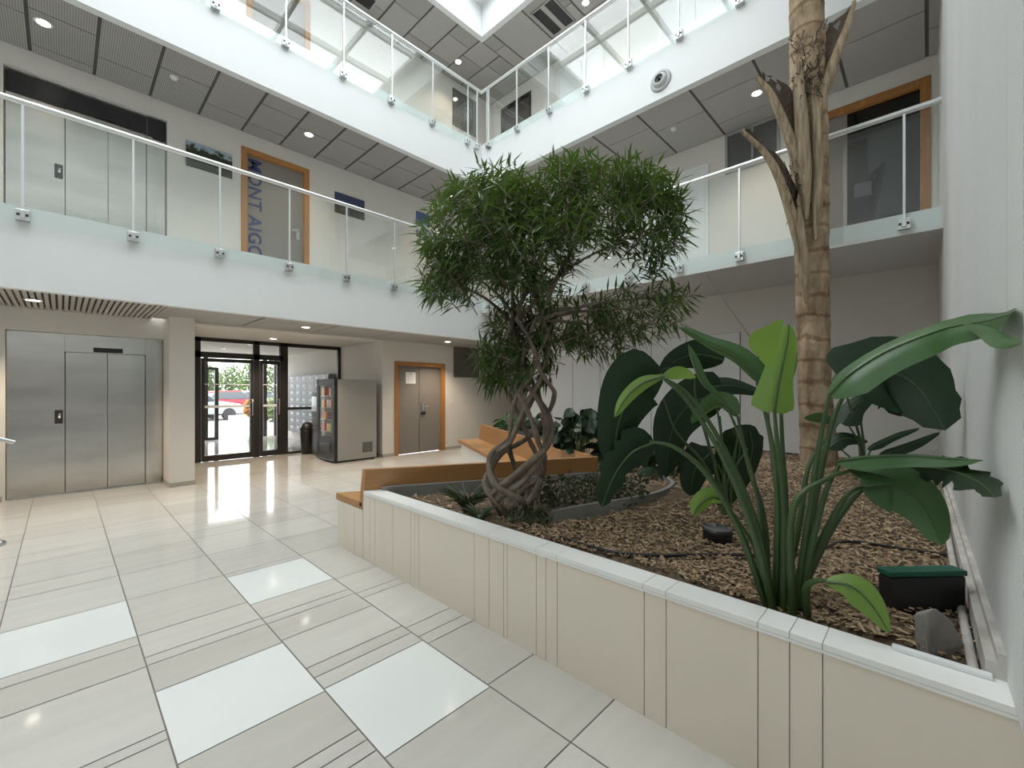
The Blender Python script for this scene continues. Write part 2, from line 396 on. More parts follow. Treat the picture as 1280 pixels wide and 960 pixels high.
balustrade('x', 'glass_balustrade', 'glass railing of the topmost gallery at the upper left', [p-.05 for p in pl]+[6.4], XW, VX-.03, Z2F, VY)
balustrade('y', 'glass_balustrade', 'glass railing of the first floor gallery behind the palm trunk', pr, yw(VX)+.01, VY-.05, Z1F-.08, VX)
balustrade('y', 'glass_balustrade', 'glass railing of the topmost gallery above the round fascia nozzle', pr+[7.05], yw(VX)+.01, VY-.05, Z2F, VX)

# ------------------------------------------------------------------ lifts
def lift(label, z, black_top):
    LX0, LX1, LZ = -.525, 1.165, 2.325
    t = thing('elevator', label, 'elevator', (.32, 9.1, z))
    y = 9.06
    k = Z1F
    zt = z+LZ
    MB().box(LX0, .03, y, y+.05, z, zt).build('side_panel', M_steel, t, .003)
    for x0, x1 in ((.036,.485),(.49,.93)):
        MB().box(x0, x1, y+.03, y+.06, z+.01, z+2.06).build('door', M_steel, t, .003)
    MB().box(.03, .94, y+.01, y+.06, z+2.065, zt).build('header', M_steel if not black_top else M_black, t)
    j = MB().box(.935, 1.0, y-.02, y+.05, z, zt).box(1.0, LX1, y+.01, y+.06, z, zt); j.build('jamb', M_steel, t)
    if black_top:
        MB().box(LX0, .03, y-.004, y, z+2.03, zt).build('header_glass', M_black, t); MB().box(.94,LX1,y-.024,y-.02,z+2.03,zt).build('header_glass', M_black, t)
    MB().box(.33, .66, y-.012, y+.01, z+2.075, z+2.145).build('floor_display', M_black, t, .004)
    p = MB().box(-.072, .012, y-.014, y, z+1.02, z+1.22).build('call_panel', M_black, t, .006)
    MB().box(-.035, -.012, y-.019, y-.014, z+1.10, z+1.135).box(-.03,-.01,y-.019,y-.014,z+1.15,z+1.16).build('call_button', M_trim, p)
    MB().box(LX0, LX1, 9.0, 9.1, z-.0, z+.008).build('sill', M_steel2, t)
    return t
lift('stainless steel lift with closed double doors on the ground floor', 0, False)
# first floor lift: stands behind the upper gallery wall
up = lift('stainless steel lift behind the first floor glass railing', Z1F, True)
up.location += Vector((0, BY-9.0+.02, -.05))

# ------------------------------------------------------------------ doors
def wood_door_y(name, x0, x1, y, z0, z1, leafmat, glassy=False):
    """door in a wall facing -y; returns its root"""
    d = sthing(name, ((x0+x1)/2, y, z0)); f = .095
    MB().box(x0, x0+f, y-.02, y+.14, z0, z1).box(x1-f, x1, y-.02, y+.14, z0, z1).box(x0+f, x1-f, y-.02, y+.14, z1-f, z1).build('frame', M_wood2, d, .004)
    lf = MB().box(x0+f, x1-f, y+.06, y+.10, z0+.008, z1-f).build('leaf', leafmat, d)
    return d, lf
d, lf = wood_door_y('door_1', DX0, DX1, 8.8, 0, DZ, M_doorg)
MB().box(5.975, 5.985, 8.855, 8.861, .01, 2.07).build('meeting_seam', M_joint, d)
h = MB().lathe((0,0,0), [(.0,0),(.035,0),(.035,.03),(.0,.03)], 14)
hm = MB().box(6.03, 6.10, 8.835, 8.86, 1.0, 1.2).tube([(6.06,8.86,1.12),(6.06,8.79,1.12),(6.19,8.79,1.12)], .012, 8)
hm.build('handle', M_steel2, d)
MB().box(6.02, 6.14, 8.83, 8.86, .92, .965).build('lock', M_dark, d)
n = MB().box(5.60, 5.87, 8.848, 8.859, 1.66, 1.93); 
nt_ = tag(n.build('paper_notice', mat('paper', (.78,.79,.80), .7)), 'white paper notice taped to the grey ground floor door', 'notice')
ln = MB()
for i in range(5): ln.box(5.65, 5.80+.02*(i%2), 8.846, 8.848, 1.87-.035*i, 1.876-.035*i)
ln.box(5.69,5.77,8.846,8.848,1.89,1.91)
ln.build('print', mat('print_grey', (.45,.46,.48), .7), nt_)
d, lf = wood_door_y('door_2', 2.22, 3.40, BY, Z1F, 5.87, M_doorg)
d['label'] = 'grey first floor door in a wooden frame with blue vertical lettering'
hm = MB().box(3.18, 3.23, BY+.045, BY+.06, 4.45, 4.65).tube([(3.2,BY+.05,4.6),(3.2,BY-.0,4.6),(3.08,BY-.0,4.6)], .011, 8); hm.build('handle', M_steel2, d)
# lettering, reading downwards
cu = bpy.data.curves.new('lettering', 'FONT'); cu.body = 'MONT AIGOUAL'; cu.size = .30; cu.extrude = .002; cu.offset = .006; cu.space_character = 1.08
cu.align_x = 'LEFT'
lt = bpy.data.objects.new('lettering', cu); COL.objects.link(lt)
lt.data.materials.append(mat('blue_vinyl', (.03,.04,.15), .5))
dg = bpy.context.evaluated_depsgraph_get(); me = bpy.data.meshes.new_from_object(lt.evaluated_get(dg)); bpy.data.objects.remove(lt)
lt = bpy.data.objects.new('lettering', me); COL.objects.link(lt); lt.parent = d
lt.rotation_euler = (PI/2, PI/2, 0)      # upright on the wall, then turned to read downwards
lt.location = Vector((2.355, BY+.052, 5.735))-d.location
d, lf = wood_door_y('door_3', 2.30, 3.42, BY, Z2F, 9.2, M_doorg)
MB().box(3.20,3.24,BY+.045,BY+.06,8.0,8.2).tube([(3.22,BY+.05,8.1),(3.22,BY,8.1),(3.1,BY,8.1)], .011, 8).build('handle', M_steel2, d)
d = sthing('door_4', (.35, BY, Z2F))
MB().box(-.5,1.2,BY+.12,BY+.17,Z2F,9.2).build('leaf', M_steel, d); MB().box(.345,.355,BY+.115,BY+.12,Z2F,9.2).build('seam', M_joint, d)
# right gallery: glazed dark door in a wide wooden frame
d = sthing('door_5', (BX, .65, Z1F)); f = .11; a, c, zt = -.02, 1.32, 5.87
MB().box(BX-.02, BX+.15, a, a+f, Z1F, zt).box(BX-.02, BX+.15, c-f, c, Z1F, zt).box(BX-.02, BX+.15, a+f, c-f, zt-f, zt).build('frame', M_wood2, d, .004)
lf = MB().box(BX+.06, BX+.07, a+f, c-f, Z1F+.01, zt-f).build('glass_leaf', M_pane_dk, d)
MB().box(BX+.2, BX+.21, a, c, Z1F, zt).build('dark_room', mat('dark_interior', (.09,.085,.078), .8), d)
MB().box(BX+.03, BX+.065, c-f-.3, c-f-.02, Z1F, zt-f).build('side_panel', M_doorg, d)
MB().box(BX-.01, BX+.03, .62, .82, 4.42, 4.62).build('lock_box', M_dark, d)
# top gallery dark door at the end wall
d = sthing('door_6', (BX, 7.9, Z2F))
MB().box(BX+.05, BX+.1, 7.35, 8.45, Z2F, 9.2).build('leaf', mat('brown_door', (.10,.085,.075), .5), d)
MB().box(BX-.01, BX+.05, 7.35, 7.42, Z2F, 9.2).box(BX-.01, BX+.05, 8.38, 8.45, Z2F, 9.2).box(BX-.01,BX+.05,7.42,8.38,9.13,9.2).build('frame', M_dark, d)
# white flush double doors on the right galleries
k = 7
for z, y0, y1 in ((Z1F, 2.95, 4.25), (Z2F, 2.6, 3.9), (Z2F, 5.2, 6.5)):
    d = sthing('door_%d' % k, (BX, (y0+y1)/2, z)); k += 1; zt = z+2.18
    MB().box(BX-.03, BX+.0, y0, y0+.06, z, zt).box(BX-.03, BX, y1-.06, y1, z, zt).box(BX-.03, BX, y0+.06, y1-.06, zt-.06, zt).build('frame', M_white, d, .004)
    ym = y0+.06+(y1-y0-.12)*.45
    for p0, p1 in ((y0+.065, ym-.006), (ym+.006, y1-.065)):
        MB().box(BX-.02, BX, p0, p1, z+.01, zt-.065).build('leaf', M_white, d)
    MB().box(BX-.008, BX, y0+.05, y1-.05, z, zt-.05).build('shadow_gap', M_joint, d)
    MB().tube([(BX-.02,ym+.07,z+1.05),(BX-.07,ym+.07,z+1.05),(BX-.07,ym+.18,z+1.05)], .011, 8).build('handle', M_steel2, d)

# ------------------------------------------------------------------ glazed entrance
Ye = 10.93
d = sthing('window_2', (3.2, Ye, 0))
fr = MB()
for x0, x1, z0, z1 in ((1.47,1.62,0,2.62),(1.88,2.0,0,2.62),(2.98,3.10,0,2.62),(3.53,3.70,0,2.62),(4.90,4.97,0,2.62),(1.47,4.97,2.53,2.62),(1.47,3.6,2.19,2.31),
                       (3.7,4.9,.0,.05),(3.7,4.9,1.04,1.10),(1.62,1.88,0,.06),(1.62,1.88,1.95,2.0)):
    fr.box(x0, x1, Ye-.04, Ye+.04, z0, z1)
fr.build('frame', M_dark, d)
for x0, x1, z0, z1 in ((2.0,2.98,2.31,2.53),(3.10,3.53,2.31,2.53),(3.70,4.90,.05,1.04),(3.70,4.90,1.10,2.53),(1.62,1.88,.06,2.53)):
    MB().box(x0, x1, Ye-.006, Ye+.006, z0, z1).build('pane', M_pane_d, d)
k = 10
for x0, x1 in ((2.01, 2.97), (3.11, 3.52)):
    dd = sthing('door_%d' % k, ((x0+x1)/2, Ye, 0)); k += 1; f = .055
    MB().box(x0, x0+f, Ye-.05, Ye+.05, .01, 2.18).box(x1-f, x1, Ye-.05, Ye+.05, .01, 2.18).box(x0+f, x1-f, Ye-.05, Ye+.05, .01, .13).box(x0+f, x1-f, Ye-.05, Ye+.05, 2.10, 2.18).build('frame', M_dark, dd)
    MB().box(x0+f, x1-f, Ye-.006, Ye+.006, .13, 2.10).build('pane', M_pane_d, dd)
    MB().box(x0+f, x1-f, Ye-.010, Ye-.007, 1.13, 1.18).box(x0+f, x1-f, Ye-.010, Ye-.007, 1.62, 1.64).build('marking_strip', mat('white_vinyl', (.8,.8,.8), .6), dd)
    MB().tube([(x1-f*.5,Ye-.05,.95),(x1-f*.5,Ye-.1,.95),(x1-f*.5,Ye-.1,1.3),(x1-f*.5,Ye-.05,1.3)], .012, 8).build('handle', M_steel2, dd)
# outer screen of the vestibule, its sliding door standing open
Yo = 15.65
d = sthing('window_3', (3.2, Yo, 0))
fr = MB()
for x0, x1, z0, z1 in ((1.47,1.56,0,2.6),(2.95,3.05,0,2.6),(3.22,3.32,0,2.2),(1.56,3.22,2.12,2.2),(4.55,4.66,0,2.6),(4.88,4.97,0,2.6),(1.47,4.97,2.5,2.6),(1.56,3.22,0,.08),(3.05,3.22,1.0,1.05)):
    fr.box(x0, x1, Yo-.04, Yo+.04, z0, z1)
fr.build('frame', M_dark, d)
MB().box(1.56,2.95,Yo-.006,Yo+.006,.08,2.18).box(3.05,3.22,Yo-.006,Yo+.006,.08,2.18).box(4.66,4.88,Yo-.006,Yo+.006,.0,2.18).box(1.56,3.22,Yo-.006,Yo+.006,2.2,2.5).build('pane', M_pane_d, d)

# letterboxes on the vestibule's right wall
mbk = thing('mailbox_bank', 'bank of grey steel letterboxes on the vestibule wall behind the glass', 'mailboxes', (4.85, 12.6, .28))
MB().box(4.78, 4.962, 11.15, 14.4, .28, 1.93).build('housing', mat('mailbox_body', (.13,.132,.14), .5), mbk)
for r in range(8):
    for c in range(7):
        y0 = 11.17+c*.459; z0 = .295+r*.203
        o = MB().box(4.765, 4.78, y0+.01, y0+.449, z0+.008, z0+.195).build('mailbox_door', mat('mailbox_face', (.165,.17,.185), .4), mbk)
        MB().box(4.760, 4.765, y0+.14, y0+.32, z0+.09, z0+.16).build('name_plate', mat('name_plate', (.75,.76,.78), .5), o)

# ------------------------------------------------------------------ vending corner
v = thing('vending_machine', 'tall grey vending machine with glazed black front beside the entrance', 'vending machine', (4.35, 9.2, 0))
MB().box(3.93, 4.80, 8.75, 9.64, .04, 1.73).build('cabinet', M_cabg, v, .006)
MB().box(3.86, 3.93, 8.75, 8.86, .03, 1.74).box(3.86,3.93,9.52,9.64,.03,1.74).box(3.86,3.93,8.86,9.52,1.60,1.74).box(3.86,3.93,8.86,9.52,.03,.52).build('door_frame', M_black, v, .004)
MB().box(3.872, 3.884, 8.86, 9.52, .52, 1.60).build('window', M_pane_d, v)
for i in range(4): 
    sh = MB().box(3.90, 3.93, 8.87, 9.51, .62+.25*i, .64+.25*i).build('shelf', M_steel2, v)
    for q in range(5):
        colr = random.choice([(.5,.08,.06),(.7,.6,.2),(.1,.25,.45),(.75,.75,.72)])
        MB().box(3.895, 3.925, 8.90+.12*q, 8.97+.12*q, .64+.25*i, .80+.25*i).build('snack', mat('snack_%d' % int(colr[0]*100), colr, .5), sh)
MB().box(3.845, 3.86, 8.95, 9.42, .22, .40).build('collection_flap', mat('flap_grey', (.06,.06,.065), .3), v, .004)
MB().box(4.47, 4.70, 8.742, 8.75, .17, .39).build('vent_grille', wave_mat('grille_dark', (.05,.05,.05), (.17,.17,.16), 12, 'Z', .6), v)
for x in (3.98, 4.72):
    for y in (8.8, 9.58): MB().box(x, x+.05, y, y+.04, 0, .04).build('foot', M_black, v)
cm = thing('coffee_machine', 'narrower black and silver drinks machine behind the grey vending machine', 'vending machine', (4.4, 10.0, 0))
MB().box(4.05, 4.88, 9.68, 10.38, .03, 1.46).build('cabinet', M_black, cm, .01)
MB().box(4.02, 4.05, 9.72, 10.34, .92, 1.42).build('front_panel', M_dark, cm, .01)
MB().box(4.012, 4.02, 9.98, 10.30, 1.02, 1.36).build('selection_panel', M_steel2, cm, .003)
MB().box(4.0, 4.05, 9.84, 10.2, .70, .92).build('cup_bay', M_dark, cm, .006)
MB().box(4.03, 4.05, 9.72, 10.34, .10, .66).build('lower_door', mat('dark_panel', (.05,.05,.055), .3), cm, .006)
MB().box(4.1,4.84,9.72,10.34,0,.03).build('plinth', M_dark, cm)
wb = thing('waste_bin', 'black swing-lid waste bin at the foot of the entrance glass', 'bin', (4.05, 10.64, 0))
MB().lathe((4.05,10.64,0), [(0,0),(.135,0),(.17,.52),(.175,.54),(.17,.56)], 20).build('body', M_black, wb)
MB().lathe((4.05,10.64,0), [(.17,.56),(.168,.62),(.13,.70),(.06,.745),(0,.75)], 20).build('lid', M_dark, wb)

# ------------------------------------------------------------------ wall fittings
def vent(label, x0, x1, y, z0, z1, g):
    t = thing('wall_vent', label, 'vent', ((x0+x1)/2, y, z0), g)
    MB().box(x0, x1, y-.025, y, z0, z0+.03).box(x0, x1, y-.025, y, z1-.03, z1).box(x0, x0+.03, y-.025, y, z0+.03, z1-.03).box(x1-.03, x1, y-.025, y, z0+.03, z1-.03).build('frame', mat('vent_frame', (.12,.11,.10), .5), t)
    b = MB(); n = 16
    for i in range(n):
        xx = x0+.03+(x1-x0-.06)*(i+.5)/n
        b.add([(xx-.012,y-.02,z0+.03),(xx+.012,y-.003,z0+.03),(xx+.012,y-.003,z1-.03),(xx-.012,y-.02,z1-.03)], [(0,1,2,3)])
    b.build('slats', mat('vent_slat', (.30,.28,.25), .5), t)
    MB().box(x0+.03,x1-.03,y-.003,y-.001,z0+.03,z1-.03).build('backing', mat('vent_backing', (.16,.15,.135), .8), t)
vent('dark louvred vent high on the wall right of the grey ground floor door', 6.98, 7.83, 8.8, 1.84, 2.62, 'wall vents')
vent('dark louvred vent on the topmost gallery wall near the corner', 6.98, 7.83, BY, 8.35, 9.3, 'wall vents')
t = thing('wall_vent', 'dark framed vent under the first floor ceiling left of the palm trunk', 'vent', (BX, 2.2, 5.4), 'wall vents')
MB().box(BX-.03,BX,1.80,2.66,5.40,5.44).box(BX-.03,BX,1.80,2.66,6.08,6.12).box(BX-.03,BX,1.80,1.84,5.44,6.08).box(BX-.03,BX,2.62,2.66,5.44,6.08).box(BX-.03,BX,2.2,2.23,5.44,6.08).build('frame', mat('vent_frame_grey', (.36,.36,.355), .4), t)
MB().box(BX-.012,BX-.004,1.84,2.62,5.44,6.08).build('slats', wave_mat('vent_louvre', (.05,.05,.05), (.16,.165,.165), 14, 'Y', .4), t)
# pictures: printed panels
def picture(label, x0, x1, z0, z1, cs, sc_):
    m = bpy.data.materials.new('photo_print'); m.use_nodes = True; nt = m.node_tree; b = nt.nodes['Principled BSDF']
    tc = nt.nodes.new('ShaderNodeTexCoord'); sp = nt.nodes.new('ShaderNodeSeparateXYZ'); nz = nt.nodes.new('ShaderNodeTexNoise'); nz.inputs['Scale'].default_value = sc_; nz.inputs['Detail'].default_value = 6
    ad = nt.nodes.new('ShaderNodeMath'); ad.operation = 'MULTIPLY_ADD'; ad.inputs[1].default_value = .55
    r = nt.nodes.new('ShaderNodeValToRGB'); els = r.color_ramp.elements
    while len(els) < len(cs): els.new(.5)
    for i, (p, c) in enumerate(cs): els[i].position = p; els[i].color = (*c, 1)
    nt.links.new(tc.outputs['Generated'], sp.inputs[0]); nt.links.new(tc.outputs['Generated'], nz.inputs[0])
    nt.links.new(nz.outputs[0], ad.inputs[0]); 
    s2 = nt.nodes.new('ShaderNodeMath'); s2.operation = 'MULTIPLY'; s2.inputs[1].default_value = .62
    nt.links.new(sp.outputs['Z'], s2.inputs[0]); nt.links.new(s2.outputs[0], ad.inputs[2])
    nt.links.new(ad.outputs[0], r.inputs[0]); nt.links.new(r.outputs[0], b.inputs['Base Color']); b.inputs['Roughness'].default_value = .35
    o = MB().box(x0, x1, BY-.02, BY, z0, z1).build('picture_panel', m)
    tag(o, label, 'picture', 'pictures on the first floor wall')
picture('dark green picture of trees and pale sky left of the lettered door', 1.42, 2.08, 5.22, 5.64, [(.30,(.03,.035,.02)),(.45,(.012,.018,.01)),(.74,(.02,.03,.015)),(.80,(.35,.43,.48))], 5)
picture('dark blue landscape picture right of the lettered door', 3.91, 4.56, 5.19, 5.61, [(.25,(.10,.06,.03)),(.42,(.05,.045,.04)),(.55,(.025,.035,.075)),(.8,(.04,.06,.13))], 4)
picture('upright blue picture on the first floor wall next to the tree crown', 5.88, 6.27, 5.19, 5.80, [(.25,(.12,.12,.13)),(.45,(.35,.4,.48)),(.6,(.10,.17,.36)),(.85,(.05,.10,.27))], 3)
# round nozzle on the top fascia
c = onX(826, 101, VX)
t = thing('air_nozzle', 'round grey air nozzle set in the white topmost fascia', 'nozzle', c)
def lathe_x(mb, c, prof, m=0, sides=28):
    vs = [(c[0]-h, c[1]+r*math.cos(2*PI*k/sides), c[2]+r*math.sin(2*PI*k/sides)) for r,h in prof for k in range(sides)]
    fs = [(i*sides+k, (i+1)*sides+k, (i+1)*sides+(k+1)%sides, i*sides+(k+1)%sides) for i in range(len(prof)-1) for k in range(sides)]
    fs.append(tuple(range((len(prof)-1)*sides, len(prof)*sides)))
    return mb.add(vs, fs, m, True)
lathe_x(MB(), c, [(.17,0),(.17,.012),(.155,.025),(.12,.03),(.115,.012)]).build('flange', mat('nozzle_grey', (.44,.45,.45), .4), t)
lathe_x(MB(), c, [(.115,.015),(.105,.05),(.085,.08),(.07,.085),(.066,.05)]).build('eyeball', mat('nozzle_ball', (.58,.59,.59), .35), t)
lathe_x(MB(), c+Vector((-.055,0,0)), [(.066,0),(.02,.001)]).build('mouth', M_black, t)
# ceiling vents on the top floor
for lab, q in (('open slotted vent in the topmost ceiling left of the skylight corner', [(3.9,7.75),(4.5,8.5)]), ('open slotted vent in the topmost ceiling right of the skylight corner', [(6.9,5.5),(7.7,6.1)])):
    (x0,y0),(x1,y1) = q
    t = thing('ceiling_vent', lab, 'vent', ((x0+x1)/2,(y0+y1)/2,Z2C), 'ceiling vents of the top floor')
    MB().box(x0,x1,y0,y1,Z2C-.012,Z2C-.004).build('backing', M_black, t)
    b = MB(); b.box(x0,x1,y0,y0+.03,Z2C-.02,Z2C-.012); b.box(x0,x1,y1-.03,y1,Z2C-.02,Z2C-.012); b.box(x0,x0+.03,y0,y1,Z2C-.02,Z2C-.012); b.box(x1-.03,x1,y0,y1,Z2C-.02,Z2C-.012)
    b.build('frame', M_tile2, t)
    b = MB().box(x0+.03,x1-.03,(y0+y1)/2-.05,(y0+y1)/2+.05,Z2C-.022,Z2C-.012); b.build('slat', M_tile2, t)

# ------------------------------------------------------------------ downlights
def downlight(label, x, y, z, on=True, power=42):
    t = thing('ceiling_downlight', label, 'ceiling light', (x,y,z), 'recessed ceiling lights')
    MB().lathe((x,y,z-.012), [(.085,.012),(.09,.004),(.078,0),(.066,.004)], 22).build('trim_ring', M_trim, t)
    MB().lathe((x,y,z-.006), [(.066,.002),(.064,-.002),(.0,-.003)], 22).build('lamp', M_lamp if on else M_trim, t)
    if on:
        l = bpy.data.lights.new('downlight_beam', 'SPOT'); l.energy = power; l.color = (1,.82,.62); l.spot_size = math.radians(115); l.spot_blend = .7; l.shadow_soft_size = .05
        o = bpy.data.objects.new('downlight_beam', l); COL.objects.link(o); o.parent = t; o.location = (0,0,-.03)
downlight('lit round downlight in the first floor ceiling before the upper lift', -.16, 8.03, Z1C)
downlight('lit round downlight in the first floor ceiling above the lettered door', 3.10, 8.08, Z1C)
downlight('lit round downlight in the first floor ceiling at the gallery corner above the tree', 6.38, 8.16, Z1C)
downlight('lit round downlight in the topmost ceiling at the corner below the skylight', 6.69, 8.25, Z2C)
downlight('lit round downlight in the topmost ceiling at the upper edge right of the skylight', 7.49, 5.10, Z2C)
downlight('lit round downlight in the first floor ceiling left of the palm trunk', 7.5, 1.93, Z1C)
downlight('lit round downlight in the slatted ground floor ceiling above the lift', -.25, 8.12, Z0C, power=130)
downlight('lit round downlight in the ground floor ceiling in front of the vending machine', 3.04, 8.07, Z0C, power=130)
downlight('lit round downlight in the low ceiling just inside the entrance glass', 3.13, 10.1, 2.61, power=130)
downlight('lit round downlight in the ground floor ceiling by the grey door', 6.25, 8.10, Z0C, power=130)
for lab, x, y in (('small white ceiling fitting, unlit, above the first floor pictures', 1.15, 8.03), ('small white ceiling fitting, unlit, in the ceiling right of the tree crown', 7.5, 3.25)):
    t = thing('smoke_detector', lab, 'ceiling fitting', (x,y,Z1C), 'small ceiling fittings')
    MB().lathe((x,y,Z1C), [(.055,0),(.05,-.02),(.03,-.045),(0,-.05)], 18).build('housing', M_trim, t)
    MB().lathe((x,y,Z1C-.044), [(.016,0),(.012,-.012),(0,-.014)], 12).build('fitting_tip', M_steel2, t)

# ------------------------------------------------------------------ right ground floor wall with cupboard doors
w = MB(); w.box(BX, BX+.2, -.6, 7.5, 0, 3.25); w.box(BX+.2, 12.0, 7.35, 7.5, 0, 2.7)
struct('wall_cupboards', w, M_wallp)
zt = onX(870, 420, BX-.02).z
yj = [onX(q, 470, BX-.02).y for q in (690, 716, 750, 786, 814, 858, 925)]
yj = [7.45]+[y for y in yj if y < 7.2]
for i in range(len(yj)-1):
    o = MB().box(BX-.022, BX-.006, yj[i+1]+.008, yj[i]-.008, .0, zt).build('cupboard_door', M_white)
    tag(o, ['flush pale cupboard door behind the braided tree trunk', 'flush pale cupboard door second from the corner behind the tree', 'flush pale cupboard door behind the small back plants', 'flush pale cupboard door fourth from the right end',
            'flush pale cupboard door third from the right end, above a dark leaf', 'flush pale cupboard door second from the right end', 'flush pale cupboard door at the right end beside the palm'][i], 'cupboard door', 'flush cupboard doors on the back wall')
struct('trim_5', MB().box(BX-.005, BX-.001, yj[-1]-.006, 7.45, 0, zt+.006), M_joint)
struct('trim_4', MB().box(BX-.03,BX,-.05,7.45,.40,.47), M_black)

# ------------------------------------------------------------------ planter and benches
FX = 1.86; RZ = .61; RI = 2.0; YN = 3.63; YC = 4.14
ang = math.radians(-27.3)
e1 = Vector((math.cos(ang), math.sin(ang), 0)); n1 = Vector((-math.sin(ang), math.cos(ang), 0))   # n1 points to the bench side
e2 = n1.copy(); n2 = -e1
A = Vector((FX, YN, 0)); L1 = 2.31; V = A+e1*L1; L2 = 4.62; E2 = V+e2*L2
ST, SB, SD = .50, .435, .46     # seat top, seat underside, seat depth
planter = thing('planter', 'large raised indoor planter clad in beige tiles with white rim', 'planter', (3.5, 2.0, 0))
b = MB(); y = -.59
b.box(FX+.008, RI-.02, y, YN, 0, RZ-.03, 1)
# tile joints along the front
jn = [4.0, 3.78, 3.5, 3.42, 3.13, 2.87, 2.82, 2.76, 2.13, 1.99, 1.86, 1.83, 1.60, 1.53, 1.45, .945, .84, .475, .37, .27]
ed = [YN]+[q for q in jn if q < YN-.02]+[y]
for i in range(len(ed)-1): b.box(FX, FX+.01, ed[i+1]+.002, ed[i]-.002, 0, RZ-.03, 0)
# low end under the bench seat, following the notch
q0 = A+n1*.0; c0 = Vector((FX, YC, 0))
off = (YC-YN)*n1.y
k0 = Vector((FX, YC, 0)); k1 = k0+e1*(L1-.1)
b.prism([(FX,YN),(FX,YC),(k1.x-n1.x*.02,k1.y-n1.y*.02),(V.x,V.y)], 0, SB, 1)
for a0, a1 in ((YN,3.79),(3.79,4.0),(4.0,YC)): b.box(FX-.002, FX+.01, a0+.002, a1-.002, 0, SB-.002, 0)
b.build('front_wall', [M_tilew, M_grout], planter)
# base under the second bench
s0 = V+n2*(SD-.03); s1_ = E2+n2*(SD-.03)
MB().prism([(V.x,V.y),(s0.x,s0.y),(s1_.x,s1_.y),(E2.x,E2.y)], 0, SB).build('bench_base', M_rim, planter)
# rim of white tiles
rm = MB(); je = [YN-.02, 3.2, 2.87, 2.29, 1.99, 1.60, 1.45, .95, .84, .475, .37, .27, y]
rm.box(FX-.004, RI, y, YN-.02, RZ-.032, RZ-.004, 1)
for i in range(len(je)-1): rm.box(FX-.006, RI, je[i+1]+.0015, je[i]-.0015, RZ-.022, RZ, 0)
for i in range(len(je)-1): rm.box(FX-.006, FX+.0, je[i+1], je[i], RZ-.034, RZ-.024, 0)
rm.build('rim', [M_rim, M_grout], planter)
# inner grey walls behind the bench backs, and the far sides
iw = MB()
a0 = A-n1*.02+e1*.16; a1 = V-n1*.02
iw.prism([(a0.x,a0.y),(a1.x,a1.y),((a1-n1*.05).x,(a1-n1*.05).y),((a0-n1*.05).x,(a0-n1*.05).y)], .3, .64)
b0 = V+e1*.02; b1 = E2+e1*.02
iw.prism([(b0.x,b0.y),(b1.x,b1.y),((b1+e1*.05).x,(b1+e1*.05).y),((b0+e1*.05).x,(b0+e1*.05).y)], .3, .62)
iw.prism([(E2.x,E2.y),(BX-.02,E2.y+.1),(BX-.02,E2.y-.05),(E2.x+.05,E2.y-.1)], 0, .62)
iw.build('inner_wall', M_conc, planter)
MB().prism([(RI+.0,yw(RI)+.01),(RI,YN-.1),(V.x-.05,V.y-.12),(BX-.02,2.5),(BX-.02,yw(BX)+.01)], .02, .30).build('liner', M_conc, planter)

def slab(p0, p1, up, th, m=None):
    pass
def bench(label, p0, p1, out, end_cut, sf=0, bf=0):
    """p0->p1 runs along the foot of the back; out points to the sitter's side"""
    t = thing('wooden_bench', label, 'bench', ((p0+p1)/2), 'wooden benches in the planter notch')
    d = (p1-p0).normalized()
    p0s, p0b = p0+d*sf, p0+d*bf
    def pt(base, o, z, cut):     # end_cut: ends follow x = const instead of square
        q = base+out*o
        if cut: q = q+d*((FX-q.x)/d.x)
        q.z = z; return q
    rows = [(.02,SB),(SD+.03,SB),(SD+.03,ST),(.02,ST)]
    MB().hull([pt(p0s,o,z,end_cut) for o,z in rows], [pt(p1,o,z,False) for o,z in rows]).build('seat', M_wood, t, .006)
    rows = [(-.055,.615 if True else ST),(-.0,.46),(.075,.46),(.075,ST),(.03,.80),(-.025,.80)]
    rows = [(-.02,.62),(-.0,.45),(.06,.45),(.065,ST),(.015,.80),(-.04,.80)]
    MB().hull([pt(p0b,o,z,end_cut) for o,z in rows], [pt(p1,o,z,False) for o,z in rows]).build('backrest', M_wood, t, .005)
    return t
bench('near wooden bench whose end meets the planter front corner', A+Vector((0,0,0)), V+e1*.04, n1, True)
bench('far wooden bench running towards the grey door wall', V.copy(), E2.copy(), n2, False, SD+.035, .085)

# mulch bed: soil surface with chips lying on it
def inside(x, y):
    if x < RI-.01 or x > BX-.04 or y < yw(x)+.05: return False
    p = Vector((x,y,0))
    if (p-V).dot(e1) > .06: return (p-E2).dot(e2) < 0                     # beyond the second bench line
    return (p-A).dot(n1) < -.06
def mz(x, y):
    z = .555+.012*math.sin(3.1*x+1.3*y)+.010*math.sin(5.7*y-2.2*x)
    z += .10*math.exp(-((x-5.6)**2+(y-.9)**2)/.8)+.03*math.exp(-((x-4.2)**2+(y-1.4)**2)/.6)
    return z - (.05 if x < 2.15 else 0) - max(0, x-6.0)*.045
b = MB(); N = .09; idx = {}
nx = int(6.5/N)+1; ny = int(7.6/N)+1
for i in range(nx+1):
    for j in range(ny+1):
        x, y = RI-.02+i*N, -.2+j*N; y = max(y, yw(x)+.003)
        idx[i,j] = len(b.v); b.v.append(Vector((x, y, mz(x,y)-.012+random.uniform(-.008,.008))))
for i in range(nx):
    for j in range(ny):
        x, y = RI-.02+(i+.5)*N, -.2+(j+.5)*N
        if inside(max(x,RI), max(y, yw(x)+.02)): b.f.append([idx[i,j],idx[i+1,j],idx[i+1,j+1],idx[i,j+1]]); b.mi.append(0); b.sm.append(True)
def soilbed(x, y): # bare dark bed by the near bench
    return (y-2.05) > -.45*(x-2.3) and x < 3.9
rc = random.Random(11); n = 0
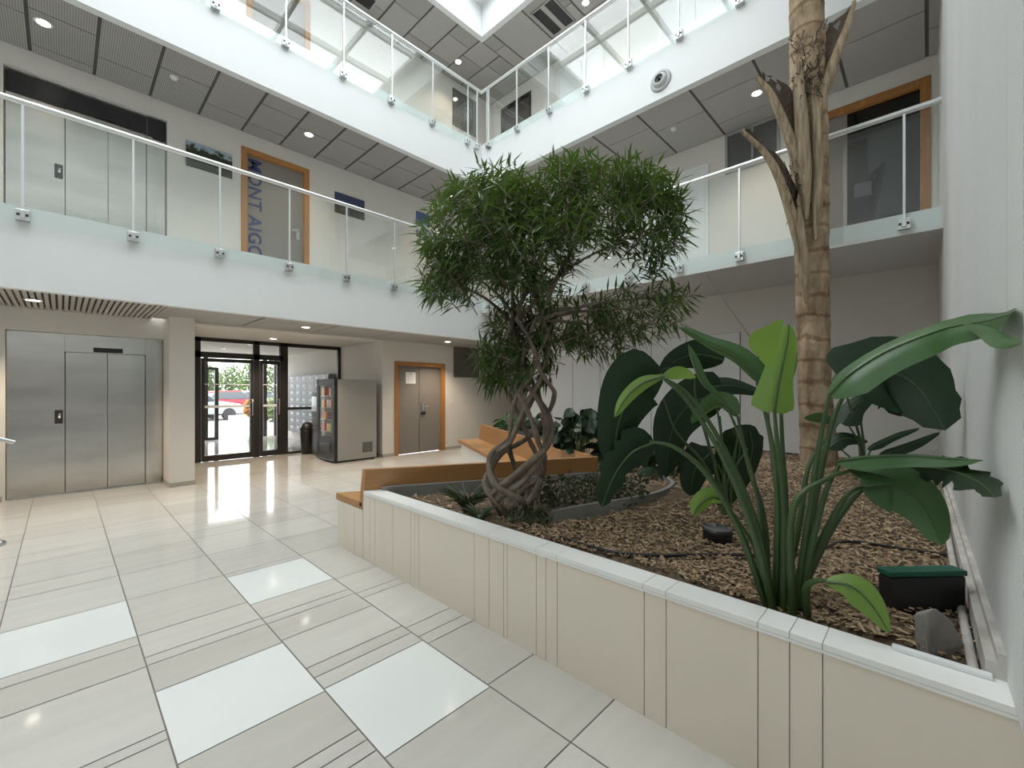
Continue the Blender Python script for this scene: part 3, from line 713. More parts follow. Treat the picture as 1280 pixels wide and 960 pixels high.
while n < 30000:
    x = RI+rc.random()**1.5*6.2; y = rc.uniform(-.16, 6.0)
    if rc.random() > .9/(1+.12*max(0,y)): continue
    if not inside(x, y): continue
    if soilbed(x, y) and rc.random() < .8: continue
    n += 1
    l = rc.uniform(.009,.023); wd = l*rc.uniform(.25,.5); h = rc.uniform(.003,.007)
    a = rc.uniform(0,2*PI); dx = Vector((math.cos(a),math.sin(a),rc.uniform(-.45,.45))).normalized()*l
    dy = Vector((-math.sin(a),math.cos(a),rc.uniform(-.5,.5))).normalized()*wd
    c = Vector((x,y,mz(x,y)+rc.uniform(-.006,.014))); up_ = Vector((0,0,h))
    b.add([c-dx-dy*.6,c+dx-dy,c+dx*.9+dy*.5,c-dx*.8+dy,c-dx*.7+up_,c+dx*.8+up_], [(0,1,5,4),(2,3,4,5),(0,4,3),(1,2,5)], 1+rc.choice([0,0,1,1,2,3]))
o = b.build('bark_mulch', [M_soil]+M_chip); tag(o, 'brown bark mulch covering the planter bed', 'mulch', kind='stuff')

# ------------------------------------------------------------------ plants
def blade(mb, mid, W, roll=0, fold=15, m=0, prof='lance', n=16, curl=0, split=0, seed=0, mrib=None):
    """leaf blade along a midrib; roll 0 turns its face to where it is first seen from"""
    rr = random.Random(seed); pts = spline(mid, n); vs = []; fs = []
    for i, p in enumerate(pts):
        T = (pts[min(i+1,n)]-pts[max(i-1,0)]).normalized()
        v = (p-CAM).normalized(); s0 = T.cross(v)
        s0 = s0.normalized() if s0.length > .05 else T.orthogonal().normalized()
        n0 = s0.cross(T); a = math.radians(roll); s = s0*math.cos(a)+n0*math.sin(a); nn = s.cross(T)
        t = i/n
        if prof == 'lance': w_ = math.sin(PI*min(1,t*.97+.03))**.75
        elif prof == 'broad': w_ = (min(1,(t+.02)*5)**.6)*(max(0,1-t)**.45)*1.05
        elif prof == 'base': w_ = (1-t)**.6*min(1,(t+.05)*9)
        else: w_ = max(0,1-t)**.6
        w_ *= W*(1+.05*math.sin(9*t+seed)); f = math.radians(fold)
        wl = w_*(1-split*rr.random()) if split else w_; wr = w_*(1-split*rr.random()) if split else w_
        L = lambda k, ww, sg: p+(s*math.cos(f+curl*k)*sg+nn*math.sin(f+curl*k))*ww*k
        vs += [L(1,wl,1), L(.5,wl,1), p, L(.5,wr,-1), L(1,wr,-1)]
    for i in range(n):
        for k in range(4): fs.append((i*5+k, i*5+k+1, (i+1)*5+k+1, (i+1)*5+k))
    mb.add(vs, fs, m, True)
    if mrib: 
        mb.tube(pts, [mrib*(1-.8*i/n) for i in range(n+1)], 6, m+1)
    return mb
def mid3(pts, d0):
    """(x, y, depth) picture points turned into places in the planter"""
    out = []
    for q in pts: out.append(P(q[0], q[1], q[2] if len(q) > 2 else d0))
    return out
def strel_leaf(parent, pet, bl, W, roll=0, fold=15, mt=None, prof='broad', split=0, r0=.0115, seed=0, extra=None, base=None):
    pp = spline(pet, 14); k = len(pp)-1
    m = MB(); blade(m, bl, W, roll, fold, 0, prof, 18, 0, split, seed, .006)
    if extra: 
        for ex in extra: blade(m, ex[0], ex[1], ex[2], ex[3], 0, ex[4], 12, 0, 0, seed+5)
    o = m.build('leaf', [mt or M_leafb, M_pet], parent)
    MB().tube(pp, [r0*1.5*(1-i/k)+r0*.55*(i/k) for i in range(k+1)], 8).build('petiole', M_pet, o)
    return o

D0 = onZ(985, 762, .55); d0 = D0.x*ca+D0.y*sa
st = thing('bird_of_paradise_plant', 'big bird of paradise plant with upright stems at the planter front', 'plant', D0)
def base(dx, dy=0): q = D0+Vector((dx*.693, -dx*.72, 0))+Vector((dy*.72, dy*.693, 0)); q.z = .535; return q
def S(basep, pet, bl, *a, **k): return strel_leaf(st, [base(*basep)]+mid3(pet, d0), mid3(bl, d0), *a, **k)
S((-.02,0), [(980,640),(972,560),(968,512)], [(968,516),(974,475),(984,430),(986,404)], .098, -15, 28, M_leafl, 'base', seed=1,
  extra=[(mid3([(974,430,1.83),(955,427,1.81),(935,424,1.80)], d0), .105, 0, 6, 'taper')])
S((.01,.05), [(982,640,1.95),(978,560,1.97),(976,500,1.98)], [(976,500,1.98),(980,460,2.0),(990,420,2.0)], .05, 60, 40, M_leafb, 'lance', seed=2)
S((.03,.0), [(1012,640,1.84),(1026,545,1.84),(1038,490,1.84)], [(1036,494,1.84),(1062,468,1.80),(1110,438,1.74),(1180,411,1.58),(1230,402,1.32),(1262,393,1.06)], .115, 48, 24, M_leafb, 'broad', seed=3,
  extra=[(mid3([(1205,405,1.42),(1232,414,1.20),(1252,426,1.05),(1278,430,.90)], d0), .022, 20, 20, 'lance')])
S((.04,.03), [(1016,640,1.9),(1040,530,1.9),(1062,480,1.9)], [(1056,484,1.9),(1080,455,1.88),(1130,430,1.80),(1170,420,1.72)], .05, 70, 25, M_leafb, 'broad', seed=31)
S((-.03,.04), [(972,620,1.9),(962,540,1.95),(946,478,1.98)], [(962,488,1.96),(925,450,2.0),(885,430,2.05),(849,409,2.1)], .072, 20, 48, M_leafb, 'broad', seed=4)
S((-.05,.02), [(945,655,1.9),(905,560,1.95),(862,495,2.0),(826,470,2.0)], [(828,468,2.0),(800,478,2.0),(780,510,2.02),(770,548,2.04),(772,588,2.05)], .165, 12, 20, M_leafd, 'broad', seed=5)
S((-.06,.0), [(940,660,1.85),(900,565,1.9),(858,500,1.95),(830,474,1.96)], [(830,470,1.96),(803,479,1.95),(782,498,1.94),(768,522,1.93)], .034, -5, 15, M_leafl, 'lance', seed=6,  # strip leaf in pale colour stands for the dark leaf's lit midrib edge
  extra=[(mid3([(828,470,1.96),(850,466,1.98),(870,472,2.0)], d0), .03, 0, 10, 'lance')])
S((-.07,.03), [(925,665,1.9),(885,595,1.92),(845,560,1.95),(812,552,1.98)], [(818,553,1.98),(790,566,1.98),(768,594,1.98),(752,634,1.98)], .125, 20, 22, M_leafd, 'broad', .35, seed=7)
S((.05,.0), [(1015,680,1.82),(1034,610,1.82),(1052,576,1.82)], [(1046,577,1.82),(1085,572,1.78),(1140,570,1.70),(1190,574,1.58),(1228,576,1.40)], .075, 62, 20, M_leafb, 'broad', seed=8)
S((.06,.03), [(1025,680,1.86),(1058,620,1.84),(1085,606,1.84)], [(1078,609,1.84),(1120,607,1.78),(1155,634,1.72),(1178,682,1.66)], .125, 14, 16, M_leafb, 'broad', seed=9)
S((.05,-.05), [(1008,735,1.75),(1022,726,1.68),(1034,726,1.62)], [(1032,727,1.62),(1064,733,1.57),(1090,757,1.53),(1112,792,1.50)], .052, 8, 14, M_leafl, 'lance', seed=10)
S((.07,.06), [(1040,660,1.95),(1090,600,1.9),(1140,583,1.85)], [(1140,583,1.85),(1185,588,1.60),(1222,602,1.36),(1244,622,1.20)], .085, 25, 14, M_leafd, 'broad', .55, seed=11)
S((-.06,.06), [(945,690,2.0),(922,650,2.02),(906,629,2.04)], [(908,628,2.04),(890,622,2.04),(875,630,2.03),(866,645,2.02)], .05, 20, 25, M_leafl, 'lance', seed=12, r0=.008)
S((.0,-.03), [(990,640,1.8),(1030,600,1.8),(1065,588,1.8)], [(1062,588,1.8),(1090,592,1.78),(1120,600,1.74)], .05, 65, 20, M_leafb, 'lance', seed=13)
S((-.05,.08), [(950,640,2.0),(930,560,2.06),(905,500,2.12)], [(905,500,2.12),(880,480,2.15),(866,450,2.18),(860,430,2.2)], .03, 30, 40, M_leafb, 'lance', seed=14, r0=.009)
S((.02,.08), [(1000,650,2.0),(1012,580,2.05),(1048,528,2.08)], [(1048,530,2.08),(1025,526,2.1),(1005,522,2.1)], .04, 40, 30, M_leafb, 'lance', seed=15)
S((-.03,.1), [(955,650,2.0),(935,580,2.1),(922,520,2.15)], [(922,520,2.15),(900,505,2.2),(880,515,2.22),(865,530,2.25)], .08, 50, 25, M_leafb, 'broad', seed=16)

# second, darker plant behind it to the left
Q = onZ(905, 640, .56); dq = Q.x*ca+Q.y*sa
p2 = thing('broad_leaved_plant', 'dark broad-leaved plant behind the left side of the bird of paradise', 'plant', Q)
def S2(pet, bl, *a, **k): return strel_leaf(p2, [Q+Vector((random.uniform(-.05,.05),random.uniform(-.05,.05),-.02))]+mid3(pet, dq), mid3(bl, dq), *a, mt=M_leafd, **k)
S2([(905,590),(900,520)], [(905,500),(872,500),(842,532),(832,598)], .23, 8, 12, seed=21)
S2([(915,590),(925,530)], [(915,535),(925,560),(915,600),(900,636)], .20, 15, 15, seed=22)
S2([(905,580),(895,500)], [(880,485),(915,482),(955,492)], .09, 20, 15, seed=23)
S2([(890,570),(870,500),(868,470)], [(905,450),(872,443),(843,452),(826,474)], .13, 8, 14, seed=24)
S2([(905,600),(890,570)], [(890,565),(870,585),(862,620)], .16, 10, 15, seed=25)
S2([(880,580),(845,540),(830,500)], [(842,462),(832,460),(824,468),(822,478)], .05, 5, 10, seed=26)
S2([(910,600),(935,560)], [(938,540),(940,565),(930,600)], .10, 10, 15, seed=27)
# third, behind the palm by the right wall
Q3 = onZ(1075, 598, .62); d3 = Q3.x*ca+Q3.y*sa
p3 = thing('broad_leaved_plant', 'dark broad-leaved plant between the palm trunk and the right wall', 'plant', Q3)
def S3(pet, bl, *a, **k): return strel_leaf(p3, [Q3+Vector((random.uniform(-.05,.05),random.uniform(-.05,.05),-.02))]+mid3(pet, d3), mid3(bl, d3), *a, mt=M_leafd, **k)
dj = 2.7
S3([(1080,560),(1072,500)], [(1068,488,dj),(1105,466,dj),(1145,482,2.6),(1182,538,2.45)], .31, 6, 12, split=.18, seed=31)
S3([(1075,560),(1060,530)], [(1052,530),(1068,508),(1092,492)], .14, 15, 20, seed=32)
S3([(1080,580),(1090,560)], [(1085,562),(1120,545),(1150,535)], .05, 30, 20, seed=33)
S3([(1085,585),(1120,570)], [(1100,570),(1140,556),(1175,540)], .07, 30, 20, seed=34)
S3([(1070,580),(1050,560)], [(1035,560),(1055,548),(1085,552)], .10, 20, 15, seed=35)
S3([(1085,590),(1110,585)], [(1090,588),(1130,592),(1172,610)], .12, 30, 20, seed=36)
S3([(1080,570),(1060,500),(1050,470)], [(1040,475),(1065,450),(1090,437)], .04, 40, 25, seed=37)

# leafy clumps further back
def clump(name, label, c, nleaf, hgt, spread, W, L, seed, m, prof='lance', grp=None):
    r = random.Random(seed); t = thing(name, label, 'plant', c, grp); c = Vector(c)
    b = MB(); s = MB()
    for i in range(nleaf):
        a = r.uniform(0,2*PI); o = Vector((math.cos(a),math.sin(a),0)); rad = spread*math.sqrt(r.random()); h = hgt*r.uniform(.35,1)
        p0 = c+o*rad*.15; p1 = c+o*rad*.6+Vector((0,0,h)); l = L*r.uniform(.6,1.15)
        dr = (o+Vector((0,0,r.uniform(-.3,.7)))).normalized(); p2_ = p1+dr*l*.5; p3_ = p1+o*l*.95+Vector((0,0,dr.z*l*.3-l*.15))
        blade(b, [p1,p2_,p3_], W*r.uniform(.7,1.15), r.uniform(-70,70), 15, 0, prof, 8, 0, 0, i)
        s.tube([p0-Vector((0,0,.03)), (p0+p1)/2+o*.02, p1], [.006,.005,.004], 5)
    b.build('foliage', m, t); tag(s.build('stem', M_pet, t), kind='stuff')
    return t
def bed(px, py, z=.56): return onZ(px, py, z)
clump('peace_lily', 'leafy dark green plant behind the far bench near the tree trunk', bed(722,584), 34, .62, .34, .085, .30, 1, M_leafd, grp='plants behind the far bench')
clump('peace_lily', 'low broad-leaved plant left of the dark hanging leaf', bed(775,588), 20, .40, .25, .08, .24, 2, M_leafd, grp='plants behind the far bench')
clump('peace_lily', 'small leafy plant above the back of the far bench at its end', (6.15,6.0,.56), 30, .42, .35, .045, .26, 3, M_leafb, grp='plants behind the far bench')
clump('peace_lily', 'leafy plant seen through the braided trunk behind the far bench', (5.55,4.4,.56), 26, .5, .4, .07, .30, 4, M_leafd, grp='plants behind the far bench')
clump('peace_lily', 'bluish leafy plant lying low behind the edging board', bed(835,597), 22, .18, .35, .08, .28, 5, M_leafd, grp='plants behind the far bench')
def grass(name, label, c, n, L, seed, m, wd=.008):
    r = random.Random(seed); t = thing(name, label, 'plant', c); b = MB(); c = Vector(c)
    for i in range(n):
        a = r.uniform(0,2*PI); o = Vector((math.cos(a),math.sin(a),0)); l = L*r.uniform(.5,1.1); u_ = r.uniform(.5,1.2)
        p0 = c+o*.02-Vector((0,0,.02)); p1 = p0+(o*.5+Vector((0,0,u_))).normalized()*l*.5; p2_ = p1+(o*.9+Vector((0,0,u_*.4))).normalized()*l*.5
        blade(b, [p0,p1,p2_], wd, r.uniform(-40,40), 20, 0, 'lance', 6, 0, 0, i)
    b.build('foliage', m, t); MB().lathe(c, [(.03,-.02),(.025,.02),(0,.03)], 8).build('crown', M_pet, t)
grass('spiky_plant', 'spiky narrow-leaved plant left of the braided trunk', bed(583,636), 60, .30, 3, M_leafg)
grass('spiky_plant', 'short spiky plant close to the white rim at the trunk foot', bed(600,648), 34, .17, 4, M_leafg)
def cover(label, c, n, R, hgt, seed):
    r = random.Random(seed); c = Vector(c); t = thing('ground_cover', label, 'plant', c, 'low plants in the bed'); b = MB(); s = MB()
    for i in range(n):
        a = r.uniform(0,2*PI); q = c+Vector((math.cos(a),math.sin(a),0))*R*math.sqrt(r.random()); q.z = mz(q.x,q.y)+hgt*r.random()
        o = Vector((r.uniform(-1,1),r.uniform(-1,1),r.uniform(-.1,.9))).normalized()*r.uniform(.03,.055)
        blade(b, [q,q+o*.5,q+o], .010, r.uniform(-60,60), 10, 0, 'lance', 4, 0, 0, i)
    for i in range(14):
        a = r.uniform(0,2*PI); q = c+Vector((math.cos(a),math.sin(a),0))*R*.8*math.sqrt(r.random()); q.z = mz(q.x,q.y)-.02
        s.tube([q, q+Vector((r.uniform(-.04,.04),r.uniform(-.04,.04),hgt))], .004, 5)
    b.build('foliage', M_leafg, t); tag(s.build('stem', M_bark, t), kind='stuff')
cover('low bushy dark plant in front of the bench vertex', bed(712,632), 420, .24, .22, 1)
cover('low bushy dark plant just behind the edging board', bed(770,625), 420, .26, .20, 2)
cover('low ground plant between braided trunk and near bench', bed(660,625), 260, .25, .10, 3)
cover('low sprawling plant along the planter rim beside the trunk', bed(662,652), 160, .16, .07, 4)
# edging board, curved at its end
pp = [onZ(q[0], q[1], .57) for q in ((690,648),(740,638),(800,628),(832,618),(840,608),(822,598))]
b = MB(); sp = spline(pp, 24)
for i in range(24):
    a0, a1 = sp[i], sp[i+1]; dd = (a1-a0).normalized(); s_ = Vector((-dd.y,dd.x,0))*.018
    b.hull([Vector((p.x,p.y,z)) for p,z in ((a0-s_,.50),(a0+s_,.50),(a0+s_,.625),(a0-s_,.625))], [Vector((p.x,p.y,z)) for p,z in ((a1-s_,.50),(a1+s_,.50),(a1+s_,.625),(a1-s_,.625))])
tag(b.build('edging_board', M_conc), 'grey curved edging board between the mulch and the low plants', 'edging')

# ------------------------------------------------------------------ braided tree
T0 = onZ(640, 640, .56); dT = T0.x*ca+T0.y*sa
bt = thing('braided_tree', 'leafy tree with a braided open-lattice trunk in the planter', 'tree', T0)
axis = [(640,646,0),(641,620,0),(644,600,0),(652,570,0),(660,550,0),(662,520,0),(661,490,0),(663,465,0),(664,430,0),(664,400,0)]
hw = [.07,.19,.255,.225,.165,.165,.18,.11,.14,.17]
ax = spline([P(x,y,dT) for x,y,_ in axis], 60)
def hwv(t): q = t*(len(hw)-1); i = min(int(q), len(hw)-2); f = q-i; return hw[i]*(1-f)+hw[i+1]*f
tops = []; rb = random.Random(4)
for k in range(9):
    sgn = 1 if k % 2 == 0 else -1; ph = 2*PI*(k//2)/5+(.4 if sgn > 0 else 1.1)+rb.uniform(-.35,.35); tw = rb.uniform(1.8,2.4); rs = rb.uniform(.8,1.06)
    pts = []
    for i, p in enumerate(ax):
        t = i/60; a = ph+sgn*t*PI*tw+.12*math.sin(9*t+k); r = hwv(t)*rs*(1+.10*math.sin(8*t+k*1.7))
        q = p+Vector((math.cos(a), math.sin(a), 0))*r
        if i == 0: q.z -= .05
        pts.append(q)
    rr = [.024-.009*i/60+.002*math.sin(i*.9+k) for i in range(61)]
    MB().tube(pts, rr, 9).build('stem', M_bark, bt); tops.append(pts[-1])
blobs = [((600,285),80,62,0),((570,330),52,42,-.2),((640,250),60,48,.2),((690,300),72,60,-.1),((760,245),78,50,.15),((815,285),48,55,.1),((805,385),60,34,0),((760,410),52,34,.1),
         ((650,390),44,62,0),((715,385),50,45,.2),((625,450),34,34,-.1),((545,345),32,24,0),((670,440),30,40,.1),((720,215),40,26,0),((800,225),35,34,.2),((845,370),26,18,.1),((600,235),44,26,.1),((845,245),20,22,.1)]
rl = random.Random(5); fol = MB(); twig = MB(); cc = P(680, 400, dT); shoots = 0
def hole(x, y): return ((x-752)/46)**2+((y-335)/32)**2 < 1
for (bx, by), rx, ry, dd in blobs:
    cnt = int(rx*ry/(58 if by > 360 and bx > 640 else 40))
    for i in range(cnt):
        a = rl.uniform(0,2*PI); q = math.sqrt(rl.random()); x = bx+rx*q*math.cos(a); y = by+ry*q*math.sin(a)
        if hole(x, y) and rl.random() < .93: continue
        dep = dT+dd+rl.uniform(-.5,.5)*rx/75
        tip = P(x, y, dep); out = (tip-cc); out.z *= .6; out = out.normalized()
        dr = (out*.8+Vector((rl.uniform(-.6,.6),rl.uniform(-.6,.6),rl.uniform(-.1,.9)))).normalized(); sl = rl.uniform(.10,.2)
        b0 = tip-dr*sl; shoots += 1
        twig.tube([b0-dr*.05, tip], [.004,.002], 4, caps=False)
        nl = rl.randint(12, 16)
        for j in range(nl):
            t = (j+.5)/nl; o = b0+(tip-b0)*t; u = dr.orthogonal().normalized(); w_ = dr.cross(u); az = j*2.4+rl.random()
            side = u*math.cos(az)+w_*math.sin(az); ld = (dr*rl.uniform(.25,.75)+side*.8+Vector((0,0,-.22))).normalized(); l = rl.uniform(.09,.185)
            nrm = (ld.cross(side.cross(ld))).normalized(); sd = ld.cross(Vector((rl.uniform(-.4,.4),rl.uniform(-.4,.4),1))).normalized()*rl.uniform(.0078,.0118)
            m_ = o+ld*l*.45-Vector((0,0,.004)); e_ = o+ld*l-Vector((0,0,l*.14))
            fol.add([o, m_+sd, e_, m_-sd, m_+Vector((0,0,-.003))], [(0,4,1),(1,4,2),(2,4,3),(3,4,0)], 0, False)
fol.build('foliage', M_leaf, bt); tag(twig.build('twig', M_bark, bt), kind='stuff')
for i, ((bx, by), rx, ry, dd) in enumerate(blobs[:17]):
    s0_ = tops[i % 8]; e_ = P(bx, by, dT+dd); md = s0_*.55+e_*.45+Vector((0,0,.10)); md = Vector((s0_.x*.6+e_.x*.4, s0_.y*.6+e_.y*.4, s0_.z*.45+e_.z*.55))
    MB().tube(spline([s0_-Vector((0,0,.03)), md, e_], 12), [.017-.012*j/12 for j in range(13)], 7).build('branch', M_bark, bt)

# ------------------------------------------------------------------ palm trunk
K0 = P(1024, 590, 5.0); K0.z = mz(K0.x, K0.y)-.05
pt = thing('palm_trunk', 'tall ringed palm-like trunk with dry leaf stubs beside the right wall', 'tree', K0)
cl = [(1024,590),(1022,540),(1018,480),(1016,400),(1014,300),(1012,240),(1010,150),(1009,60),(1007,-20),(1005,-120),(1004,-260)]
rp = [.19,.175,.165,.165,.17,.185,.19,.175,.165,.16,.15]
sp = [K0]+[P(x,y,5.0) for x,y in cl[1:]]
path = spline(sp, 120); rads = []
for i in range(121):
    q = i/120*(len(rp)-1); j = min(int(q), len(rp)-2); f = q-j; r = rp[j]*(1-f)+rp[j+1]*f
    rads.append(r*(1+(.035 if i % 7 == 0 else 0)-.012*((i % 7)/7)+.01*math.sin(i*1.7)))
MB().tube(path, rads, 22).build('trunk', M_palm, pt)
def stub(pts, r0, r1, web):
    q = spline([P(x,y,d) for x,y,d in pts], 10)
    o = MB().tube(q, [(r0*(1-i/10)+r1*i/10)*min(1,.25+i*.28) for i in range(11)], 9).build('leaf_stub', M_sheath, pt)
    if web:
        b = MB(); ts = [Vector((0,0,0))]; n = 10; wq = spline([P(x,y,d) for x,y,d in web], n); rw = random.Random(int(pts[0][0]))
        vs = []
        for i in range(n+1): 
            for k in range(5):
                f = k/4; p = q[i]*(1-f)+wq[i]*f; vs.append(p+Vector((rw.uniform(-.02,.02),rw.uniform(-.02,.02),rw.uniform(-.03,.03))))
        fs = [(i*5+k,i*5+k+1,(i+1)*5+k+1,(i+1)*5+k) for i in range(n) for k in range(4) if rw.random() > .12]
        b.add(vs, fs, 0, True); b.build('fibre', M_fibre, o)
DP = 5.0
stub([(1012,175,4.86),(1024,130,4.82),(1045,70,4.8),(1060,30,4.8),(1068,2,4.8)], .08, .02, [(1018,150,4.9),(1022,95,4.88),(1028,55,4.9),(1040,30,4.9),(1060,15,4.85)])
stub([(1004,250,4.84),(994,195,4.82),(976,145,4.8),(962,115,4.8),(946,97,4.8)], .07, .022, [(1004,180,4.9),(998,140,4.9),(985,110,4.9),(968,95,4.85),(952,92,4.82)])
stub([(1002,330,4.84),(994,285,4.82),(975,225,4.8),(955,190,4.8),(926,163,4.8)], .07, .02, [(1000,260,4.9),(994,230,4.9),(978,200,4.88),(958,180,4.85),(932,160,4.82)])
stub([(1000,330,4.80),(985,265,4.78),(972,225,4.78),(964,205,4.78)], .035, .012, None)
stub([(1008,275,4.80),(1004,200,4.79),(1000,130,4.8),(996,80,4.82)], .09, .05, None)
stub([(1020,300,4.80),(1022,220,4.79),(1020,150,4.8),(1014,110,4.82)], .07, .04, None)
stub([(1008,380,4.82),(1005,330,4.80),(1000,280,4.80),(998,248,4.81)], .075, .02, None)
b = MB(); rw = random.Random(2)     # shaggy fibres hanging in the crotches
for cx, cy, sx_, sy_, nn in ((1000,75,12,40,30),(1006,90,6,30,18),(988,215,10,16,22),(990,250,8,24,14),(1028,60,8,40,22),(1018,95,10,20,22)):
    for i in range(nn):
        x, y = cx+rw.uniform(-sx_,sx_), cy+rw.uniform(-sy_,sy_); q = P(x,y,4.78+rw.uniform(-.03,.05))
        b.tube([q, q+Vector((rw.uniform(-.05,.05),rw.uniform(-.05,.05),rw.uniform(-.12,-.02))), q+Vector((rw.uniform(-.07,.07),rw.uniform(-.07,.07),rw.uniform(-.16,.0)))], [.006,.005,.002], 4)
tag(b.build('dry_fibre', M_fibre, pt), kind='stuff')
# crown high up in the void, above the picture
top = path[-1]
for i in range(7):
    a = 2.0+i*.9; o = Vector((math.cos(a), math.sin(a), 0)); 
    if o.y < -.2: o.y *= .1
    p1 = top+o*.3+Vector((0,0,.9)); p2_ = top+o*.9+Vector((0,0,1.5)); p3_ = top+o*1.7+Vector((0,0,1.4))
    lf = blade(MB(), [p1,p2_,p3_], .28, 60, 20, 0, 'broad', 16, 0, .3, i).build('leaf', M_leafb, pt)
    MB().tube(spline([top-Vector((0,0,.1)), top+o*.1+Vector((0,0,.5)), p1], 8), .03, 8).build('petiole', M_pet, lf)

# ------------------------------------------------------------------ small things in the bed
c = onZ(897, 672, .56)
t = thing('ground_spotlight', 'round black ground light sunk in the mulch left of the stems', 'spotlight', c)
MB().lathe(c, [(.085,-.03),(.088,.045),(.085,.06)], 24).build('housing', M_black, t)
MB().lathe(c, [(.085,.06),(.08,.068),(.0,.068)], 24).build('lens', mat('spot_lens', (.11,.115,.12), .15), t)
hp = [onZ(q[0], q[1], .575) for q in ((700,668),(760,690),(820,697),(880,692),(930,690),(985,692),(1020,688),(1050,676),(1085,676),(1120,680),(1165,685),(1184,688))]
b = MB().tube([Vector((p.x,p.y,mz(p.x,p.y)+.012)) for p in spline(hp, 50)], .009, 7)
tag(b.build('irrigation_hose', M_black), 'black irrigation hose lying across the mulch', 'hose')
# bait box with green lid
c = onZ(1160, 778, .555)
t = thing('control_box', 'black box with a green lid in the planter corner by the right wall', 'box', c)
a0, a1 = onZ(1112, 772, .55), onZ(1215, 770, .55); dx = Vector((a1.x-a0.x, a1.y-a0.y, 0)); ww = dx.length; dx.normalize(); dyv = Vector((-dx.y, dx.x, 0))
if dyv.dot(Vector((ca,sa,0))) < 0: dyv = -dyv
def obox(mb, o, x0, x1, y0, y1, z0, z1, m=0):
    q = lambda x,y,z: o+dx*x+dyv*y+Vector((0,0,z))
    return mb.hull([q(x0,y0,z0),q(x1,y0,z0),q(x1,y1,z0),q(x0,y1,z0)], [q(x0,y0,z1),q(x1,y0,z1),q(x1,y1,z1),q(x0,y1,z1)], m)
wmax = ww*.93
o0 = Vector((a0.x,a0.y,.52))
obox(MB(), o0, 0, wmax, 0, .055, 0, .195).build('body', M_black, t, .006)
obox(MB(), o0, -.004, wmax+.004, -.004, .06, .198, .222).build('lid', M_greenp, t, .005)
# leaning stone beside it
s0_ = onZ(1160, 828, .53)
b = MB(); pr = [(0,0),(.20,0),(.19,.03),(.10,.18),(.035,.225),(-.005,.21)]
b.hull([s0_+dx*x*.9+Vector((0,0,z-.03)) for x,z in pr], [s0_+dx*x*.9+dyv*.05+Vector((0,0,z*.85-.03)) for x,z in pr])
tag(b.build('stone_slab', M_rock, bevel=.008), 'grey slab of stone leaning in front of the black box', 'stone')
# cable duct on the rim
q0, q1 = onZ(1113, 820, RZ+.01), onZ(1250, 866, RZ+.01)
b = MB().box(RI-.028, RI-.002, yw(2)+.03, q0.y, RZ, RZ+.016)
tag(b.build('cable_duct', M_white, bevel=.003), 'thin white duct along the inner rim at the right end', 'duct')
# dirty skirting along the right wall inside the planter
b = MB().prism([(RI,yw(RI)),(BX-.03,yw(BX)),(BX-.03,yw(BX)+.035),(RI,yw(RI)+.045)], .45, .66).prism([(RI,yw(RI)),(BX-.03,yw(BX)),(BX-.03,yw(BX)+.02),(RI,yw(RI)+.02)], .66, .69)
struct('baseboard_right', b, M_dirtw)
q = [Vector((x, yw(x)+.065, .60+.02*math.sin(x*2))) for x in (2.02,2.6,3.2,3.8,4.4)]
tag(MB().tube(spline(q,16), .014, 8).build('water_pipe', M_dirtw), 'pale pipe running along the foot of the right wall', 'pipe')
# thin cane leaning by the cupboards
b = MB().tube([P(884,343,5.6), P(912,385,5.3), P(945,432,4.9), P(960,500,4.7), onZ(965,600,.56)], [.004,.005,.006,.007,.008], 6)
tag(b.build('plant_cane', mat('cane', (.10,.095,.085), .7)), 'thin bare cane leaning up against the pale back wall', 'cane')
# steel handrail that enters from the left
t = thing('handrail', 'stainless steel handrail end at the left edge of the picture', 'handrail', onZ(-10, 680, 0))
q0, q1 = P(18, 553, 4.2), P(-60, 535, 3.9)
dd = (q0-q1).normalized()
MB().tube([q1-dd*.3*1, q0], .021, 12).build('rail', M_steel2, t)
ft = onZ(-4, 682, 0)
MB().tube([ft, Vector((ft.x,ft.y,.95))], .02, 12).build('post', M_steel2, t)
MB().lathe(ft, [(.06,0),(.06,.03),(.04,.045),(.0,.045)], 18).build('base_flange', M_steel2, t)
# wall switch
tag(MB().box(6.86,6.93,8.785,8.8,1.2,1.28).build('wall_switch', M_trim), 'small white switch beside the grey ground floor door', 'switch')

# ------------------------------------------------------------------ outdoors
struct('ground_outside', MB().box(-40, 70, 16.0, 110, -.1, -.02), mat('pale_paving', (.30,.295,.285), .8, noise=(.6,.2)))
def car(label, c, yaw, paint):
    t = thing('car', label, 'car', c, 'cars parked outside'); c = Vector(c)
    fx = Vector((math.cos(yaw), math.sin(yaw), 0)); fy = Vector((-fx.y, fx.x, 0))
    pf = [(-2.0,.35),(-2.05,.7),(-1.9,.95),(1.1,.95),(1.9,.8),(2.05,.6),(2.0,.3)]
    q = lambda x,y,z: c+fx*x+fy*y+Vector((0,0,z))
    MB().hull([q(x,-.85,z) for x,z in pf], [q(x,.85,z) for x,z in pf]).build('body', paint, t, .06)
    rp_ = [(-1.75,.93),(-1.45,1.42),(.1,1.46),(1.0,.93)]
    MB().hull([q(x,-.72,z) for x,z in rp_], [q(x,.72,z) for x,z in rp_]).build('windows', mat('car_glass', (.06,.07,.08), .1), t, .05)
    MB().hull([q(x,-.68,z) for x,z in ((-1.48,1.41),(.12,1.45),(.05,1.50),(-1.4,1.48))], [q(x,.68,z) for x,z in ((-1.48,1.41),(.12,1.45),(.05,1.50),(-1.4,1.48))]).build('roof', paint, t)
    for x in (-1.3,1.3):
        for y in (-.8,.8): MB().tube([q(x,y-.1,.31), q(x,y+.1,.31)], .31, 18).build('wheel', M_black, t)
def gpt(x, d): q = P(x, 500, d); q.z = -.02; return q
